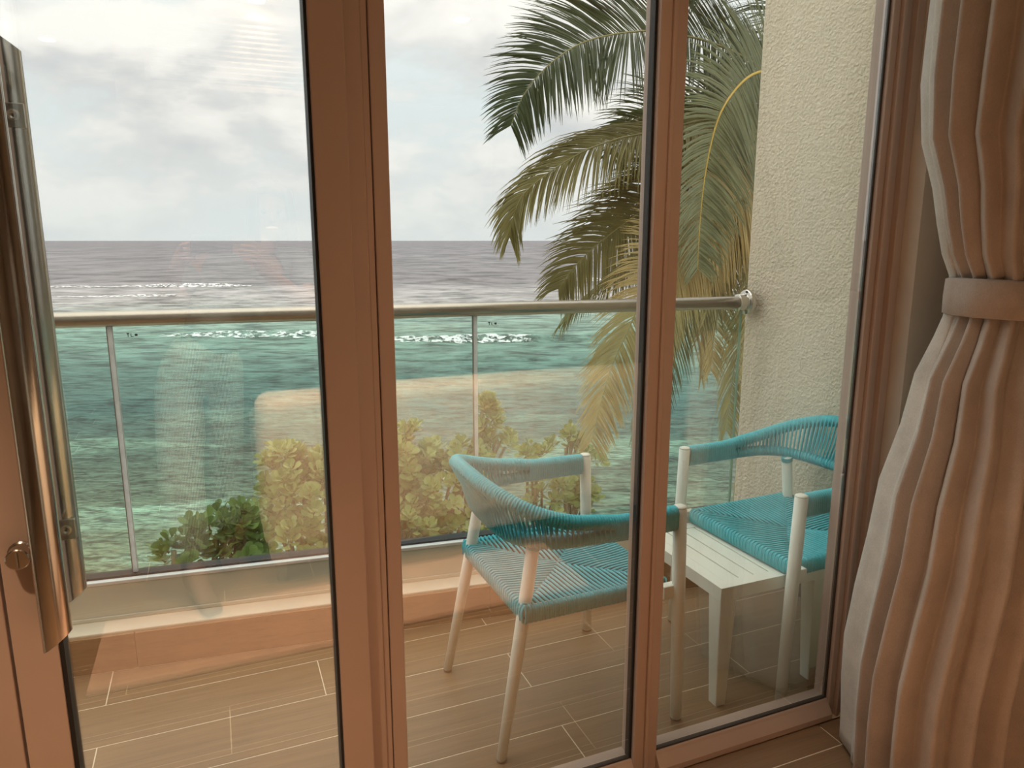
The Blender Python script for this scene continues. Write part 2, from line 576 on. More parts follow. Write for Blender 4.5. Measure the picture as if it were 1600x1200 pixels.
def clip_poly(poly, a, b, c):
    """keep a*x + b*y <= c"""
    out = []
    for i in range(len(poly)):
        p, q = poly[i], poly[(i+1) % len(poly)]
        dp, dq = a*p[0]+b*p[1]-c, a*q[0]+b*q[1]-c
        if dp <= 0:
            out.append(p)
        if (dp < 0 < dq) or (dq < 0 < dp):
            t = dp/(dp-dq)
            out.append((p[0]+(q[0]-p[0])*t, p[1]+(q[1]-p[1])*t))
    return out


# ------------------------------------------------------------------ the balcony floor
TILE_L, TILE_W, GAP = 1.246, 0.2055, 0.0033
joint_at = {0: 0.236, 1: -0.396, 2: 0.30, 3: 0.856, 4: -0.10, -1: -0.398, -2: 0.4}


def lay_tiles(root, rows, x0, x1, mat, clips, zt=0.0):
    for r, (ya, yb, ja) in rows.items():
        k0 = math.floor((x0-ja)/TILE_L)-1
        k = k0
        while ja+k*TILE_L < x1:
            a, b = max(x0, ja+k*TILE_L+GAP/2), min(x1, ja+(k+1)*TILE_L-GAP/2)
            k += 1
            if b-a < 0.02:
                continue
            poly = [(a, ya+GAP/2), (b, ya+GAP/2), (b, yb-GAP/2), (a, yb-GAP/2)]
            for c in clips:
                poly = clip_poly(poly, *c)
                if len(poly) < 3:
                    break
            if len(poly) < 3:
                continue
            cx = sum(p[0] for p in poly)/len(poly)
            cy = sum(p[1] for p in poly)/len(poly)
            mb = MB()
            mb.prism([(p[0]-cx, p[1]-cy) for p in poly], -0.008, zt)
            mb.v = [v+Vector(root.location) for v in mb.v]
            o = obj('tile', mb, mat, root)
            o.location = Vector((cx, cy, 0))-Vector(root.location)


mb = MB()
slab = [(-2.6, 1.40), (2.60, 1.40), (2.6, 2.10), (2.05, PA+0.35+PB*2.05), (-2.6, PA+0.35+PB*-2.6)]
mb.prism(slab, -0.22, -0.0004)
floor_out = obj('floor', mb, M['grout'])
tag(floor_out, 'balcony floor of wood-look tiles with pale grout lines', kind='structure')
wall_clip = (wn.x, wn.y, wn.dot(W0)-0.001)
rows = {}
yb = 2.312
for r in range(-2, 6):
    top = 2.312-(r)*TILE_W
    rows[r] = (top-TILE_W, top, joint_at.get(r, 0.3))
lay_tiles(floor_out, rows, -2.55, 2.5, M['tile_out'],
          [(-PB, 1.0, PA-0.001), wall_clip, (0, -1, -1.495)])

# parapet -----------------------------------------------------------
SR = 2.02                                     # where the parapet meets the wall (along s)
parapet = thing('wall_parapet', 'low balcony parapet clad in wood-look tile under a cream ledge', None, (0, PA, 0), kind='structure')
mb = MB()
mb.box(-3, SR+0.06, 0.012, 0.34, -0.4, 0.135, PM)
obj('ledge', mb, M['cream'], parapet, bevel=0.004)
s = -2.75
while s < SR:
    b = min(s+TILE_L*0.5-GAP+0.59, SR+0.04)
    mb = MB()
    mb.box(s, b, 0.0, 0.012, 0.001, 0.126, PM)
    obj('tile', mb, M['tile_out'], parapet)
    s = b+GAP

# glass balustrade --------------------------------------------------
bal = thing('glass_balustrade', 'frameless glass balcony balustrade with a round steel handrail above the pale parapet', 'balustrade', (0.8, 2.5, 0.135))
mb = MB()
mb.box(-2.9, SR, 0.100, 0.190, 0.135, 0.262, PM)
mb.box(-2.9, SR, 0.094, 0.100, 0.135, 0.150, PM)
obj('base_channel', mb, M['alu'], bal, bevel=0.003)
mb = MB()
mb.box(-2.9, SR, 0.098, 0.122, 0.262, 0.274, PM)
obj('channel_lit_edge', mb, M['white_alu'], bal, bevel=0.002)  # light on the channel's top edge, painted as a whiter strip
mb = MB()
mb.box(-2.9, SR, 0.122, 0.168, 0.262, 0.281, PM)
obj('gasket', mb, M['gasket'], bal)
joints = [-2.75, -1.543, -0.336, 0.871, SR]
for a, b in zip(joints, joints[1:]):
    mb = MB()
    mb.box(a+0.007, b-(0.007 if b < SR else 0.035), 0.139, 0.151, 0.27, 1.14, PM)
    gp = obj('glass_panel', mb, M['rail_glass'], bal)
    if b == SR:
        mb = MB()
        mb.box(b-0.035, b-0.0345+0.004, 0.139, 0.151, 0.27, 1.14, PM)
        obj('polished_edge', mb, M['glass_edge'], gp)
    mb = MB()        # tiny etched maker's mark near the top corner
    c = a+0.05
    mb.box(c, c+0.008, 0.1378, 0.139, 1.103, 1.106, PM)
    mb.box(c+0.003, c+0.005, 0.1378, 0.139, 1.094, 1.103, PM)
    mb.box(c+0.012, c+0.014, 0.1378, 0.139, 1.094, 1.105, PM)
    mb.box(c+0.012, c+0.020, 0.1378, 0.139, 1.094, 1.096, PM)
    mb.box(c+0.024, c+0.032, 0.1378, 0.139, 1.096, 1.103, PM)
    obj('etched_mark', mb, M['gasket'], gp, kind='stuff')
for s in joints[1:-1]:
    mb = MB()
    mb.box(s-0.0065, s+0.0085, 0.1385, 0.1515, 0.272, 1.138, PM)
    obj('joint_seal', mb, M['seal'], bal)
    mb = MB()
    mb.box(s-0.0085, s-0.006, 0.138, 0.152, 0.272, 1.138, PM)
    obj('seal_edge', mb, M['foot'], bal)
mb = MB()
mb.tube([PM @ Vector((a, 0.145, 1.153)) for a in (-2.9, -1, 0.5, SR-0.006)], 0.0255, 20)
obj('handrail', mb, M['brushed'], bal, smooth=True)
mb = MB()
c = PM @ Vector((SR, 0.145, 1.153))
prof = [(0.026, -0.055), (0.034, -0.053), (0.036, -0.02), (0.049, -0.018), (0.052, -0.014), (0.052, 0.0)]
rg = []
for r, h in prof:
    rg.append([c+pe*h+(pn*cos(2*pi*i/28)+Vector((0, 0, 1))*sin(2*pi*i/28))*r for i in range(28)])
mb.rings(rg)
fl = obj('wall_flange', mb, M['steel'], bal, smooth=False, bevel=0.001)
mb = MB()
q = c+Vector((0, 0, 0.0425))
mb.rings([[q+pe*h-pn*0.012+(pn*cos(2*pi*i/10)+Vector((0, 0, 1))*sin(2*pi*i/10))*0.005 for i in range(10)] for h in (-0.022, -0.019)])
obj('screw', mb, M['gasket'], fl)

# stucco side wall ---------------------------------------------------
wr = thing('wall_right', 'cream stucco side wall of the balcony with a tiled skirting', None, (2.2, 2.0, 0), kind='structure')
mb = MB()
mb.box(-0.55, 0.545, 0.0, 0.24, -1.5, 3.2, WM)
obj('stucco_face', mb, M['stucco'], wr, bevel=0.006)
sa = -0.36
for b in (-0.02, 0.36):
    mb = MB()
    mb.box(sa+GAP, b, -0.010, 0.0, 0.001, 0.112, WM)
    obj('skirting_tile', mb, M['tile_out'], wr)
    sa = b

# facade around the door ----------------------------------------------
ws = thing('wall_seaward', 'cream wall around the sliding glass door', None, (1.7, 1.42, 0), kind='structure')
mb = MB()
mb.box(1.700, XWALL_R, 1.365, 1.485, -0.3, 3.0)
obj('wall_face', mb, M['room_wall'], ws)
mb = MB()
mb.box(1.672, 2.13, 1.485, 1.5, -0.2, 3.0)
obj('outer_render', mb, M['cream'], ws)
mb = MB()
mb.box(1.640, 1.700, 1.480, 1.505, 0.001, 2.45)
obj('reveal', mb, M['cream'], ws)
mb = MB()
mb.box(1.630, 1.668, 1.482, 1.53, 0.001, 0.095)
obj('skirting_tile', mb, M['tile_out'], ws)
mb = MB()
mb.box(-1.75, 1.70, 1.34, 1.485, 2.45, 3.0)
obj('lintel', mb, M['room_wall'], ws)
mb = MB()
mb.box(XWALL_L-0.1, -1.75, 1.34, 1.485, -0.3, 3.0)
obj('wall_face', mb, M['room_wall'], ws)
# ------------------------------------------------------------------ room shell
fi = MB()
fi.box(XWALL_L, XWALL_R, YBACK, 1.415, -0.2, -0.0004)
floor_in = obj('floor_room', fi, M['grout'])
tag(floor_in, 'room floor of wood-look tiles', kind='structure')
rows = {}
top = 1.412+0.113
r = 0
offs = [1.555, 0.9, 0.25, 1.2]
while top > YBACK:
    rows[r] = (max(YBACK, top-TILE_W), min(top, 1.412), offs[r % 4])
    top -= TILE_W
    r += 1
lay_tiles(floor_in, rows, XWALL_L, XWALL_R, M['tile_in'], [])
for nm, bx, lab in (('wall_left', (XWALL_L-0.1, XWALL_L, YBACK-0.1, 1.34, -0.2, CEIL+0.1), 'left room wall'),
                    ('wall_east', (XWALL_R, XWALL_R+0.1, YBACK-0.1, 1.34, -0.2, CEIL+0.1), 'right room wall'),
                    ('wall_back', (XWALL_L, XWALL_R, YBACK-0.1, YBACK, -0.2, CEIL+0.1), 'back room wall'),
                    ('ceiling', (XWALL_L-0.1, XWALL_R+0.1, YBACK-0.1, 1.34, CEIL, CEIL+0.1), 'white room ceiling')):
    mb = MB()
    mb.box(*bx)
    tag(obj(nm, mb, M['ceiling'] if nm == 'ceiling' else M['room_wall']), lab, kind='structure')

# ------------------------------------------------------------------ sliding door and fixed window
ZT = 2.40
win = thing('window_1', 'fixed two-pane window beside the sliding door', None, (0.9, YG, 0), kind='structure')


def fbox(name, x0, x1, y0, y1, z0, z1, parent, mat='frame', bevel=0.0025):
    mb = MB()
    mb.box(x0, x1, y0, y1, z0, z1)
    return obj(name, mb, M[mat], parent, bevel=bevel)


# left stile, in three steps
fbox('stile', 0.252, 0.286, 1.428, 1.49, 0.0, ZT, win)
fbox('stile', 0.286, 0.300, 1.434, 1.49, 0.0, ZT, win)
fbox('stile', 0.3015, 0.333, 1.431, 1.49, 0.0, ZT, win)
# mullion with a raised bead
fbox('mullion', 0.934, 0.964, 1.428, 1.49, 0.0, ZT, win)
fbox('mullion_bead', 0.964, 0.975, 1.422, 1.47, 0.0, ZT, win)
fbox('mullion', 0.975, 1.007, 1.432, 1.49, 0.0, ZT, win)
fbox('gasket', 0.9275, 0.934, 1.441, 1.462, 0.045, ZT, win, 'gasket', 0)
# right jamb profile
fbox('jamb', 1.612, 1.634, 1.430, 1.49, 0.0, ZT, win)
fbox('jamb', 1.634, 1.645, 1.418, 1.48, 0.0, ZT, win)
fbox('jamb', 1.645, 1.672, 1.428, 1.48, 0.0, ZT, win)
fbox('jamb', 1.672, 1.700, 1.412, 1.48, 0.0, ZT, win)
fbox('gasket', 1.606, 1.612, 1.4415, 1.452, 0.05, ZT, win, 'glazing_seal', 0)
# sill: sloped profile


def sill(x0, x1, parent):
    prof = [(1.412, 0.0), (1.412, 0.018), (1.420, 0.030), (1.432, 0.047), (1.436, 0.055), (1.490, 0.055), (1.490, 0.0)]
    mb = MB()
    mb.rings([[Vector((x, y, z)) for y, z in prof] for x in (x0, x1)])
    return obj('sill', mb, M['frame'], parent, bevel=0.0015)


sill(0.333, 0.934, win)
sill(1.007, 1.612, win)
fbox('gasket', 0.333, 0.9275, 1.4405, 1.452, 0.052, 0.0600, win, 'glazing_seal', 0)
fbox('gasket', 1.007, 1.604, 1.4405, 1.452, 0.052, 0.0600, win, 'glazing_seal', 0)
fbox('head_rail', 0.252, 1.70, 1.425, 1.49, ZT, 2.45, win)
fbox('glass_pane', 0.333, 0.930, YG-0.006, YG+0.006, 0.055, ZT, win, 'glass', 0)
fbox('glass_pane', 1.007, 1.604, YG-0.006, YG+0.006, 0.055, ZT, win, 'glass', 0)

# sliding leaf
door = thing('door_1', 'sliding glass door leaf with a long steel pull handle', None, (-0.06, YG, 0), kind='structure')
DY0, DY1 = 1.402, 1.448
fbox('stile', 0.188, 0.2515, DY0, DY1, 0.0, ZT, door)
fbox('stile', -0.372, -0.303, DY0, DY1, 0.0, ZT, door)
fbox('bottom_rail', -0.303, 0.188, DY0, DY1, 0.0, 0.06, door)
fbox('top_rail', -0.303, 0.188, DY0, DY1, 2.34, ZT, door)
fbox('glass_pane', -0.297, 0.183, YG-0.028, YG-0.016, 0.055, 2.345, door, 'glass', 0)
fbox('gasket', -0.303, -0.2955, DY0+0.004, DY1, 0.06, 2.34, door, 'gasket', 0)
fbox('gasket', 0.1825, 0.188, DY0+0.004, DY1, 0.06, 2.34, door, 'gasket', 0)


def pull_bar(yc, out, z0, z1, xc, parent, name):
    """half-oval bar, its round side towards +/-Y (out), ends cut on a slant"""
    mb = MB()
    w = 0.0235
    prof = [(w*cos(2*pi*i/28), 0.0155*sin(2*pi*i/28)) for i in range(28)]

    def ring(z, slant):
        return [Vector((xc+px, yc+py, z+slant*(px+w))) for px, py in prof]
    mb.rings([ring(z0, 0.75), ring(z1, -0.75)])
    o = obj(name, mb, M['steel'], parent, smooth=True)
    o.data.set_sharp_from_angle(angle=radians(40))
    return o


hx = -0.290
inner = pull_bar(1.345, -1, 0.708, 1.90, hx, door, 'pull_handle')
outer = pull_bar(1.505, 1, 0.712, 1.745, hx+0.001, door, 'pull_handle')
for zc in (0.905, 1.66):
    mb = MB()
    mb.box(hx-0.012, hx+0.012, 1.350, 1.404, zc-0.014, zc+0.014)
    obj('handle_mount', mb, M['steel'], inner, bevel=0.002)
for zc in (0.872, 1.605):
    mb = MB()
    mb.box(-0.301, -0.269, 1.4865, 1.498, zc-0.020, zc+0.020)
    hm = obj('handle_mount', mb, M['brushed'], outer, bevel=0.002)
    mb = MB()
    mb.lathe([(0.0095, 1.4875), (0.0095, 1.485), (0.006, 1.484), (0.003, 1.4865)], (-0.285, 0, zc), 'Y', 16)
    obj('screw', mb, M['brushed'], outer, bevel=0.0004)
mb = MB()
mb.lathe([(0.021, DY0+0.001), (0.021, DY0-0.003), (0.0185, DY0-0.005), (0.0185, DY0-0.032), (0.0165, DY0-0.034)], (-0.338, 0, 0.872), 'Y', 28)
lk = obj('thumb_turn', mb, M['steel'], door, smooth=True)
lk.data.set_sharp_from_angle(angle=radians(40))
mb = MB()
mb.box(-0.3395, -0.3365, DY0-0.0365, DY0-0.0338, 0.858, 0.886)
obj('turn_slot', mb, M['foot'], lk)
mb = MB()
mb.lathe([(0.0035, DY0+0.001), (0.0035, DY0-0.0015)], (-0.334, 0, 0.44), 'Y', 10)
obj('screw', mb, M['gasket'], door)

# frame continuing to the left of the leaf
win2 = thing('window_2', 'fixed pane left of the sliding door, out of the picture', None, (-1.0, YG, 0), kind='structure')
fbox('stile', -0.46, -0.377, 1.405, 1.49, 0.0, ZT, win2)
fbox('stile', -1.75, -1.69, 1.42, 1.49, 0.0, ZT, win2)
sill(-1.69, -0.46, win2)
fbox('head_rail', -1.75, 0.252, 1.40, 1.49, ZT, 2.45, win2)
fbox('glass_pane', -1.69, -0.46, YG-0.006, YG+0.006, 0.055, ZT, win2, 'glass', 0)
fbox('gasket', -0.4715, -0.463, 1.402, 1.405, 0.0, ZT, win2, 'gasket', 0)

# ------------------------------------------------------------------ curtain


def lerp_tab(tab, z):
    for (z0, a), (z1, b) in zip(tab, tab[1:]):
        if z <= z1:
            t = max(0.0, min(1.0, (z-z0)/(z1-z0)))
            t = t*t*(3-2*t)
            return tuple(p+(q-p)*t for p, q in zip(a, b))
    return tab[-1][1]


# z: (leading edge X, Y, right end X, flare of the leading face, fold depth)
CT = [(0.015, (1.512, 1.228, 2.30, 0.045, 0.060)), (0.30, (1.487, 1.220, 2.29, 0.040, 0.060)), (0.75, (1.512, 1.200, 2.24, 0.030, 0.054)),
      (1.05, (1.572, 1.190, 2.14, 0.022, 0.042)), (1.24, (1.632, 1.185, 2.08, 0.010, 0.022)), (1.31, (1.625, 1.185, 2.08, 0.010, 0.022)), (1.42, (1.572, 1.188, 2.12, 0.020, 0.036)),
      (1.70, (1.500, 1.205, 2.26, 0.030, 0.052)), (2.60, (1.500, 1.205, 2.42, 0.035, 0.060))]
NF = 11


def plan_path(z):
    xl, yl, xr, fl, amp = lerp_tab(CT, z)
    w = 0.55+0.45*min(1.0, abs(z-1.27)/0.5)
    return [(xl, yl), (xl-fl, yl-0.13*w), (xl+0.05, yl-0.235*w), (xl+0.24, yl-0.26*w), (0.5*(xl+xr)+0.1, yl-0.25*w), (xr, yl-0.20*w)], amp


def fold_point(a, z):
    pl, amp = plan_path(z)
    c = catmull([(p[0], p[1], 0) for p in pl], 10)
    f = a*(len(c)-1)
    i = min(int(f), len(c)-2)
    p = c[i].lerp(c[i+1], f-i)
    t = (c[min(i+2, len(c)-1)]-c[max(i-1, 0)]).normalized()
    n = Vector((t.y, -t.x, 0))          # outwards, to the room
    ph = pi*NF*a+0.07*sin(1.2*z+11*a)*min(1, a*8)
    q = sqrt(sin(ph)**2+0.035)
    fade = min(1.0, a*14+0.25)
    p = p+n*(amp*(q-0.55)*fade)+t*(0.10*amp*sin(2*ph))
    return Vector((p.x, p.y, z))


cur = thing('curtain', 'heavy taupe velvet curtain with white lining gathered by a tieback beside the door', 'curtain', (1.9, 1.15, 0.01))
ZS = [0.015, 0.05, 0.12, 0.22, 0.35, 0.5, 0.65, 0.8, 0.95, 1.08, 1.17, 1.22, 1.27, 1.32, 1.37, 1.44, 1.52, 1.62, 1.75, 1.9, 2.1, 2.3, 2.5, 2.6]
NA = 190
mb = MB()
front = [[fold_point(i/NA, z) for i in range(NA+1)] for z in ZS]
mb.rings(front, False, False)
dr = obj('drape', mb, M['drape'], cur, smooth=True)
so = dr.modifiers.new('thickness', 'SOLIDIFY')
so.thickness = 0.006
so.offset = 0
# lining on the window side: from the leading edge round to the back of the bundle
mb = MB()
rows_ = []
for z in ZS:
    pl, amp = plan_path(z)
    xl, yl = pl[0]
    xr = pl[-1][0]
    k = min(1.0, abs(z-1.27)/0.6)
    out = 0.030+0.050*k if z < 1.27 else 0.022+0.02*k
    c = catmull([(xl+0.012, yl-0.035, 0), (xl-0.002, yl, 0), (xl+0.045*k+0.012, yl+out+0.02*k, 0), (xl+0.20, min(1.325, yl+out+0.045), 0), (0.5*(xl+xr)+0.1, min(1.32, yl+out+0.03), 0), (xr-0.03, yl-0.02, 0)], 12)
    row = []
    for m_, p in enumerate(c):
        a = m_/(len(c)-1)
        y = p.y+0.25*amp*sin(2*pi*6*a+1.2*sin(2*z))*min(1, max(0, a-0.12)*6)
        row.append(Vector((p.x+0.004*sin(9*z+20*a)*k, min(y, 1.335), z)))
    rows_.append(row)
mb.rings(rows_, False, False)
ln = obj('lining', mb, M['lining'], cur, smooth=True, label='white lining')
so = ln.modifiers.new('thickness', 'SOLIDIFY')
so.thickness = 0.003
# hem seam down the leading edge
mb = MB()
mb.tube([fold_point(0.002, z)+Vector((-0.002, 0.0, 0)) for z in ZS], 0.004, 6)
obj('edge_hem', mb, M['drape'], cur, smooth=True)
# tieback band wrapped round the gathered folds
mb = MB()
rg = []
for dz, push in ((-0.044, -0.004), (-0.040, 0.003), (0.0, 0.004), (0.040, 0.003), (0.044, -0.004)):
    pl, amp = plan_path(1.27)
    c = catmull([(p[0], p[1], 0) for p in pl], 10)
    ring = []
    for i in range(len(c)):
        t = (c[min(i+1, len(c)-1)]-c[max(i-1, 0)]).normalized()
        n = Vector((t.y, -t.x, 0))
        ring.append(c[i]+n*(amp*0.55+0.013+push))
    x1 = ring[-1].x
    x0 = ring[0].x
    for k in range(12):
        f = k/11
        ring.append(Vector((x1+0.01+(x0+0.012-x1-0.01)*f, pl[0][1]+0.060+push+0.010*sin(pi*f)-0.035*f**6, 0)))
    n_ = len(ring)
    rg.append([Vector((p.x, p.y, 1.272+dz-0.05*max(0, p.x-1.6))) for p in ring])
mb.rings(rg, False)
tb = obj('tieback', mb, M['drape'], cur, smooth=True)
so = tb.modifiers.new('thickness', 'SOLIDIFY')
so.thickness = 0.005
mb = MB()
mb.box(1.35, 2.7, 1.06, 1.26, 2.60, 2.70)
tag(obj('trim_1', mb, M['ceiling']), 'curtain pelmet', kind='structure')

# ------------------------------------------------------------------ rope chairs


def seat_xy(u, v):
    return (-0.235+u*0.47, -0.245+v*0.49)


def build_chair(label):
    """facing +X, origin on the floor at its middle"""
    t = thing('rope_armchair', label, 'chair', (0, 0, 0), 'teal rope armchairs')
    # front posts, up to the arms
    for sg in (-1, 1):
        mb = MB()
        mb.tube([(0.272, sg*0.272, 0.006), (0.262, sg*0.272, 0.35), (0.252, sg*0.272, 0.668)], [0.0165, 0.0195, 0.0195], 18)
        mb.lathe([(0.0195, 0.668), (0.0185, 0.672), (0.012, 0.675), (0.002, 0.676)], (0.252, sg*0.272, 0), 'Z', 18)
        lg = obj('leg', mb, M['white_metal'], t, smooth=True)
        mb = MB()
        mb.lathe([(0.0135, 0.0), (0.0165, 0.002), (0.0165, 0.008)], (0.272, sg*0.272, 0), 'Z', 14)
        obj('foot_cap', mb, M['foot'], lg, smooth=True)
    # back legs, splayed
    for sg in (-1, 1):
        mb = MB()
        mb.tube([(-0.275, sg*0.232, 0.006), (-0.220, sg*0.216, 0.30), (-0.166, sg*0.200, 0.605)], [0.0135, 0.018, 0.0185], 18)
        lg = obj('leg', mb, M['white_metal'], t, smooth=True)
        mb = MB()
        mb.lathe([(0.0115, 0.0), (0.014, 0.002), (0.014, 0.008)], (-0.275, sg*0.232, 0), 'Z', 14)
        obj('foot_cap', mb, M['foot'], lg, smooth=True)
    # seat frame
    sx0, sx1, sy = -0.215, 0.238, 0.245
    mb = MB()
    for (a, b, c, d) in ((sx0+0.01, sx1-0.01, -sy+0.01, -sy+0.032), (sx0+0.01, sx1-0.01, sy-0.032, sy-0.01), (sx0+0.01, sx0+0.035, -sy+0.01, sy-0.01), (sx1-0.035, sx1-0.01, -sy+0.01, sy-0.01)):
        mb.box(a, b, c, d, 0.408, 0.438)
    for sg in (-1, 1):
        mb.box(sx1-0.03, 0.262, sg*0.262-0.014, sg*0.262+0.014, 0.396, 0.436)
        mb.box(-0.205, sx0+0.02, sg*0.212-0.012, sg*0.212+0.012, 0.400, 0.436)
    sf = obj('seat_frame', mb, M['white_metal'], t, bevel=0.003)
    # woven seat: strands square to each edge, meeting on the diagonals
    zt = 0.446
    mb = MB()
    un = MB()
    r = 0.0041
    step = 0.0142
    cx, hx_, hy_ = (sx0+sx1)/2, (sx1-sx0)/2, sy

    def sag(x, y):
        u, v = (x-cx)/hx_, y/hy_
        return zt-0.012*(1-u*u)*(1-v*v)
    def strand(p0, inward, length, rim):
        x0, y0 = p0
        ix, iy = inward
        pts = [(x0+ix*0.010, y0+iy*0.010, 0.400), (x0, y0, 0.404), (x0-ix*0.0012, y0-iy*0.0012, 0.425), (x0+ix*0.001, y0+iy*0.001, 0.441), (x0+ix*0.008, y0+iy*0.008, zt+0.001)]
        n = 4
        for k in range(1, n+1):
            q = 0.008+(length-0.008)*k/n
            x, y = x0+ix*q, y0+iy*q
            pts.append((x, y, sag(x, y)-(0.004 if k == n else 0.0)))
        mb.tube(pts, r, 5, True)
    n = int(2*sy/step)
    for i in range(n):
        y = -sy+step*(i+0.5)
        L = hx_*(1-abs(y)/hy_)
        for x0, ix in ((sx0, 1), (sx1, -1)):
            strand((x0, y), (ix, 0), max(0.016, L+0.004), 0)
    n2 = int(2*hx_/step)
    for i in range(n2):
        x = sx0+step*(i+0.5)
        L = hy_*(1-abs(x-cx)/hx_)
        for y0, iy in ((-sy, 1), (sy, -1)):
            strand((x, y0), (0, iy), max(0.016, L+0.004), 0)
    def rim(p0, inward):
        x0, y0 = p0
        ix, iy = inward
        mb.tube([(x0+ix*0.008, y0+iy*0.008, 0.401), (x0+ix*0.0012, y0+iy*0.0012, 0.405), (x0, y0, 0.425), (x0+ix*0.002, y0+iy*0.002, 0.440), (x0+ix*0.010, y0+iy*0.010, 0.4435), (x0+ix*0.022, y0+iy*0.022, 0.436)], r, 5, True)
    for i in range(1, n):
        for x0, ix in ((sx0, 1), (sx1, -1)):
            rim((x0, -sy+step*i), (ix, 0))
    for i in range(1, n2):
        for y0, iy in ((-sy, 1), (sy, -1)):
            rim((sx0+step*i, y0), (0, iy))
    # lower weave seen in the gaps
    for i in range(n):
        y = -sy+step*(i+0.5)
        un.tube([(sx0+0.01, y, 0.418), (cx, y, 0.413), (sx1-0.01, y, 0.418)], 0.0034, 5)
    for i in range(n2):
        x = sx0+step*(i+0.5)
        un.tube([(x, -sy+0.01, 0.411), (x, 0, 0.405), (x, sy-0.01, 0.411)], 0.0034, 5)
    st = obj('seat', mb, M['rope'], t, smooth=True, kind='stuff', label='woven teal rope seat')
    obj('under_weave', un, M['rope_shaded'], st, smooth=True, kind='stuff')
    # back and arms: an upper and a lower rail bent round the sitter
    NP = 240

    def path(w):
        """w in [-1,1]: from one arm end round the back to the other; plan position, top z, bottom z, inset of lower rail"""
        a = abs(w)
        sg = 1 if w >= 0 else -1
        # plan: straight arm then a super-ellipse round the back
        th = w*pi/2
        e = 0.72
        if a < 0.62:
            ph = (w/0.62)*pi/2
            x = -0.02-0.258*(abs(cos(ph))**e)
            y = 0.275*math.copysign(abs(sin(ph))**0.80, sg) if w else 0
        else:
            q = (a-0.62)/0.38
            x = -0.02+q*0.255
            y = sg*(0.275-0.003*q)
        s = min(1.0, max(0.0, (0.80-a)/0.80))
        s2 = s*s*(3-2*s)
        top = 0.655+0.105*s2
        s3 = min(1.0, max(0.0, (0.62-a)/0.5))
        s3 = s3*s3*(3-2*s3)
        bot = 0.623-0.010*s3
        return x, y, top, bot, s2
    ws_ = [-1+2*i/NP for i in range(NP+1)]
    tops = []
    bots = []
    for w in ws_:
        x, y, top, bot, s2 = path(w)
        k = 0.85 if abs(w) < 0.62 else 1
        lean = 0.055*s2
        cxx, cyy = 0.02, 0
        dx, dy = x-cxx, y-cyy
        tops.append(Vector((x-0.006*s2, y, top)))
        L = sqrt(dx*dx+dy*dy)
        bots.append(Vector((x-dx/L*lean*1.05, y-dy/L*lean*0.75, bot)))

    def ridged(path_pts, rad, pitch=0.0084):
        p = resample(path_pts, pitch/4)
        rr = [rad+(0.0012, 0.0006, -0.0022, 0.0006)[i % 4] for i in range(len(p))]
        return p, rr
    for nm, ps in (('top_rail', tops), ('lower_rail', bots)):
        mb = MB()
        p, rr = ridged(ps, 0.0205 if nm == 'top_rail' else 0.0185)
        mb.tube(p, rr, 12, True)
        obj(nm, mb, M['rope'], t, smooth=True)
    # solid wrapped arm bands: both rails in one wrapping
    def band(lo, hi):
        idx = [i for i, w in enumerate(ws_) if lo <= w <= hi]
        tp = [tops[i] for i in idx]
        bt = [bots[i] for i in idx]
        L = sum((b-a).length for a, b in zip(tp, tp[1:]))
        n = int(L/0.0021)
        mb = MB()
        rg = []
        for k in range(n+1):
            f = k/n*(len(tp)-1)
            i = min(int(f), len(tp)-2)
            a = tp[i].lerp(tp[i+1], f-i)
            b = bt[i].lerp(bt[i+1], f-i)
            tg = (tp[i+1]-tp[i]).normalized()
            up = (a-b).normalized()
            sd = tg.cross(up).normalized()
            h = (a-b).length
            r_ = 0.0195+(0.0012, 0.0006, -0.0022, 0.0006)[k % 4]
            ring = []
            for q in range(7):
                an = pi*q/6
                ring.append(a+sd*r_*cos(an)+up*r_*sin(an))
            for q in range(7):
                an = pi+pi*q/6
                ring.append(b+sd*r_*cos(an)+up*r_*sin(an))
            rg.append(ring)
        mb.rings(rg, True)
        return obj('arm_wrap', mb, M['rope'], t, smooth=True)
    band(0.70, 1.0)
    band(-1.0, -0.70)
    # cords strung between the rails round the back
    mb = MB()
    cum = [0]
    for a, b in zip(tops, tops[1:]):
        cum.append(cum[-1]+(b-a).length)
    def at(lst, s):
        for i in range(len(cum)-1):
            if cum[i+1] >= s:
                f = (s-cum[i])/(cum[i+1]-cum[i])
                return lst[i].lerp(lst[i+1], f), ws_[i]
        return lst[-1], 1
    s = 0
    while s < cum[-1]:
        a, w = at(tops, s)
        b, _ = at(bots, s)
        if abs(w) < 0.72:
            out = Vector((a.x-0.02, a.y, 0)).normalized()
            for off in (0.021, -0.021):
                mb.tube([a+out*off*0.55+Vector((0, 0, 0.016)), a+out*off, a.lerp(b, 0.5)+out*off*0.62, b+out*off*0.92, b+out*off*0.5-Vector((0, 0, 0.015))], 0.0032, 5)
        s += 0.0155
    obj('back_cords', mb, M['rope'], t, smooth=True, kind='stuff')
    # rope bound round the joints with the back legs
    for sg in (-1, 1):
        mb = MB()
        pts = [Vector((-0.169, sg*0.201, 0.588)).lerp(Vector((-0.166, sg*0.200, 0.605)), k/10) for k in range(11)]
        mb.tube(pts, [0.0198+(0.0008 if k % 2 else -0.0006) for k in range(11)], 12)
        obj('joint_wrap', mb, M['rope'], t, smooth=True)
    return t


ch1 = build_chair('teal rope armchair in front, its back to the seaside shrubs, facing the small table')
ch2 = dup(ch1)
ch1.location = (0.908, 1.862, 0)
ch1.rotation_euler = (0, 0, radians(1.0))
ch2['label'] = 'teal rope armchair beside the cream stucco wall, its seat over the white table'
ch2.location = (1.785, 1.812, 0)
ch2.rotation_euler = (0, 0, radians(182.0))

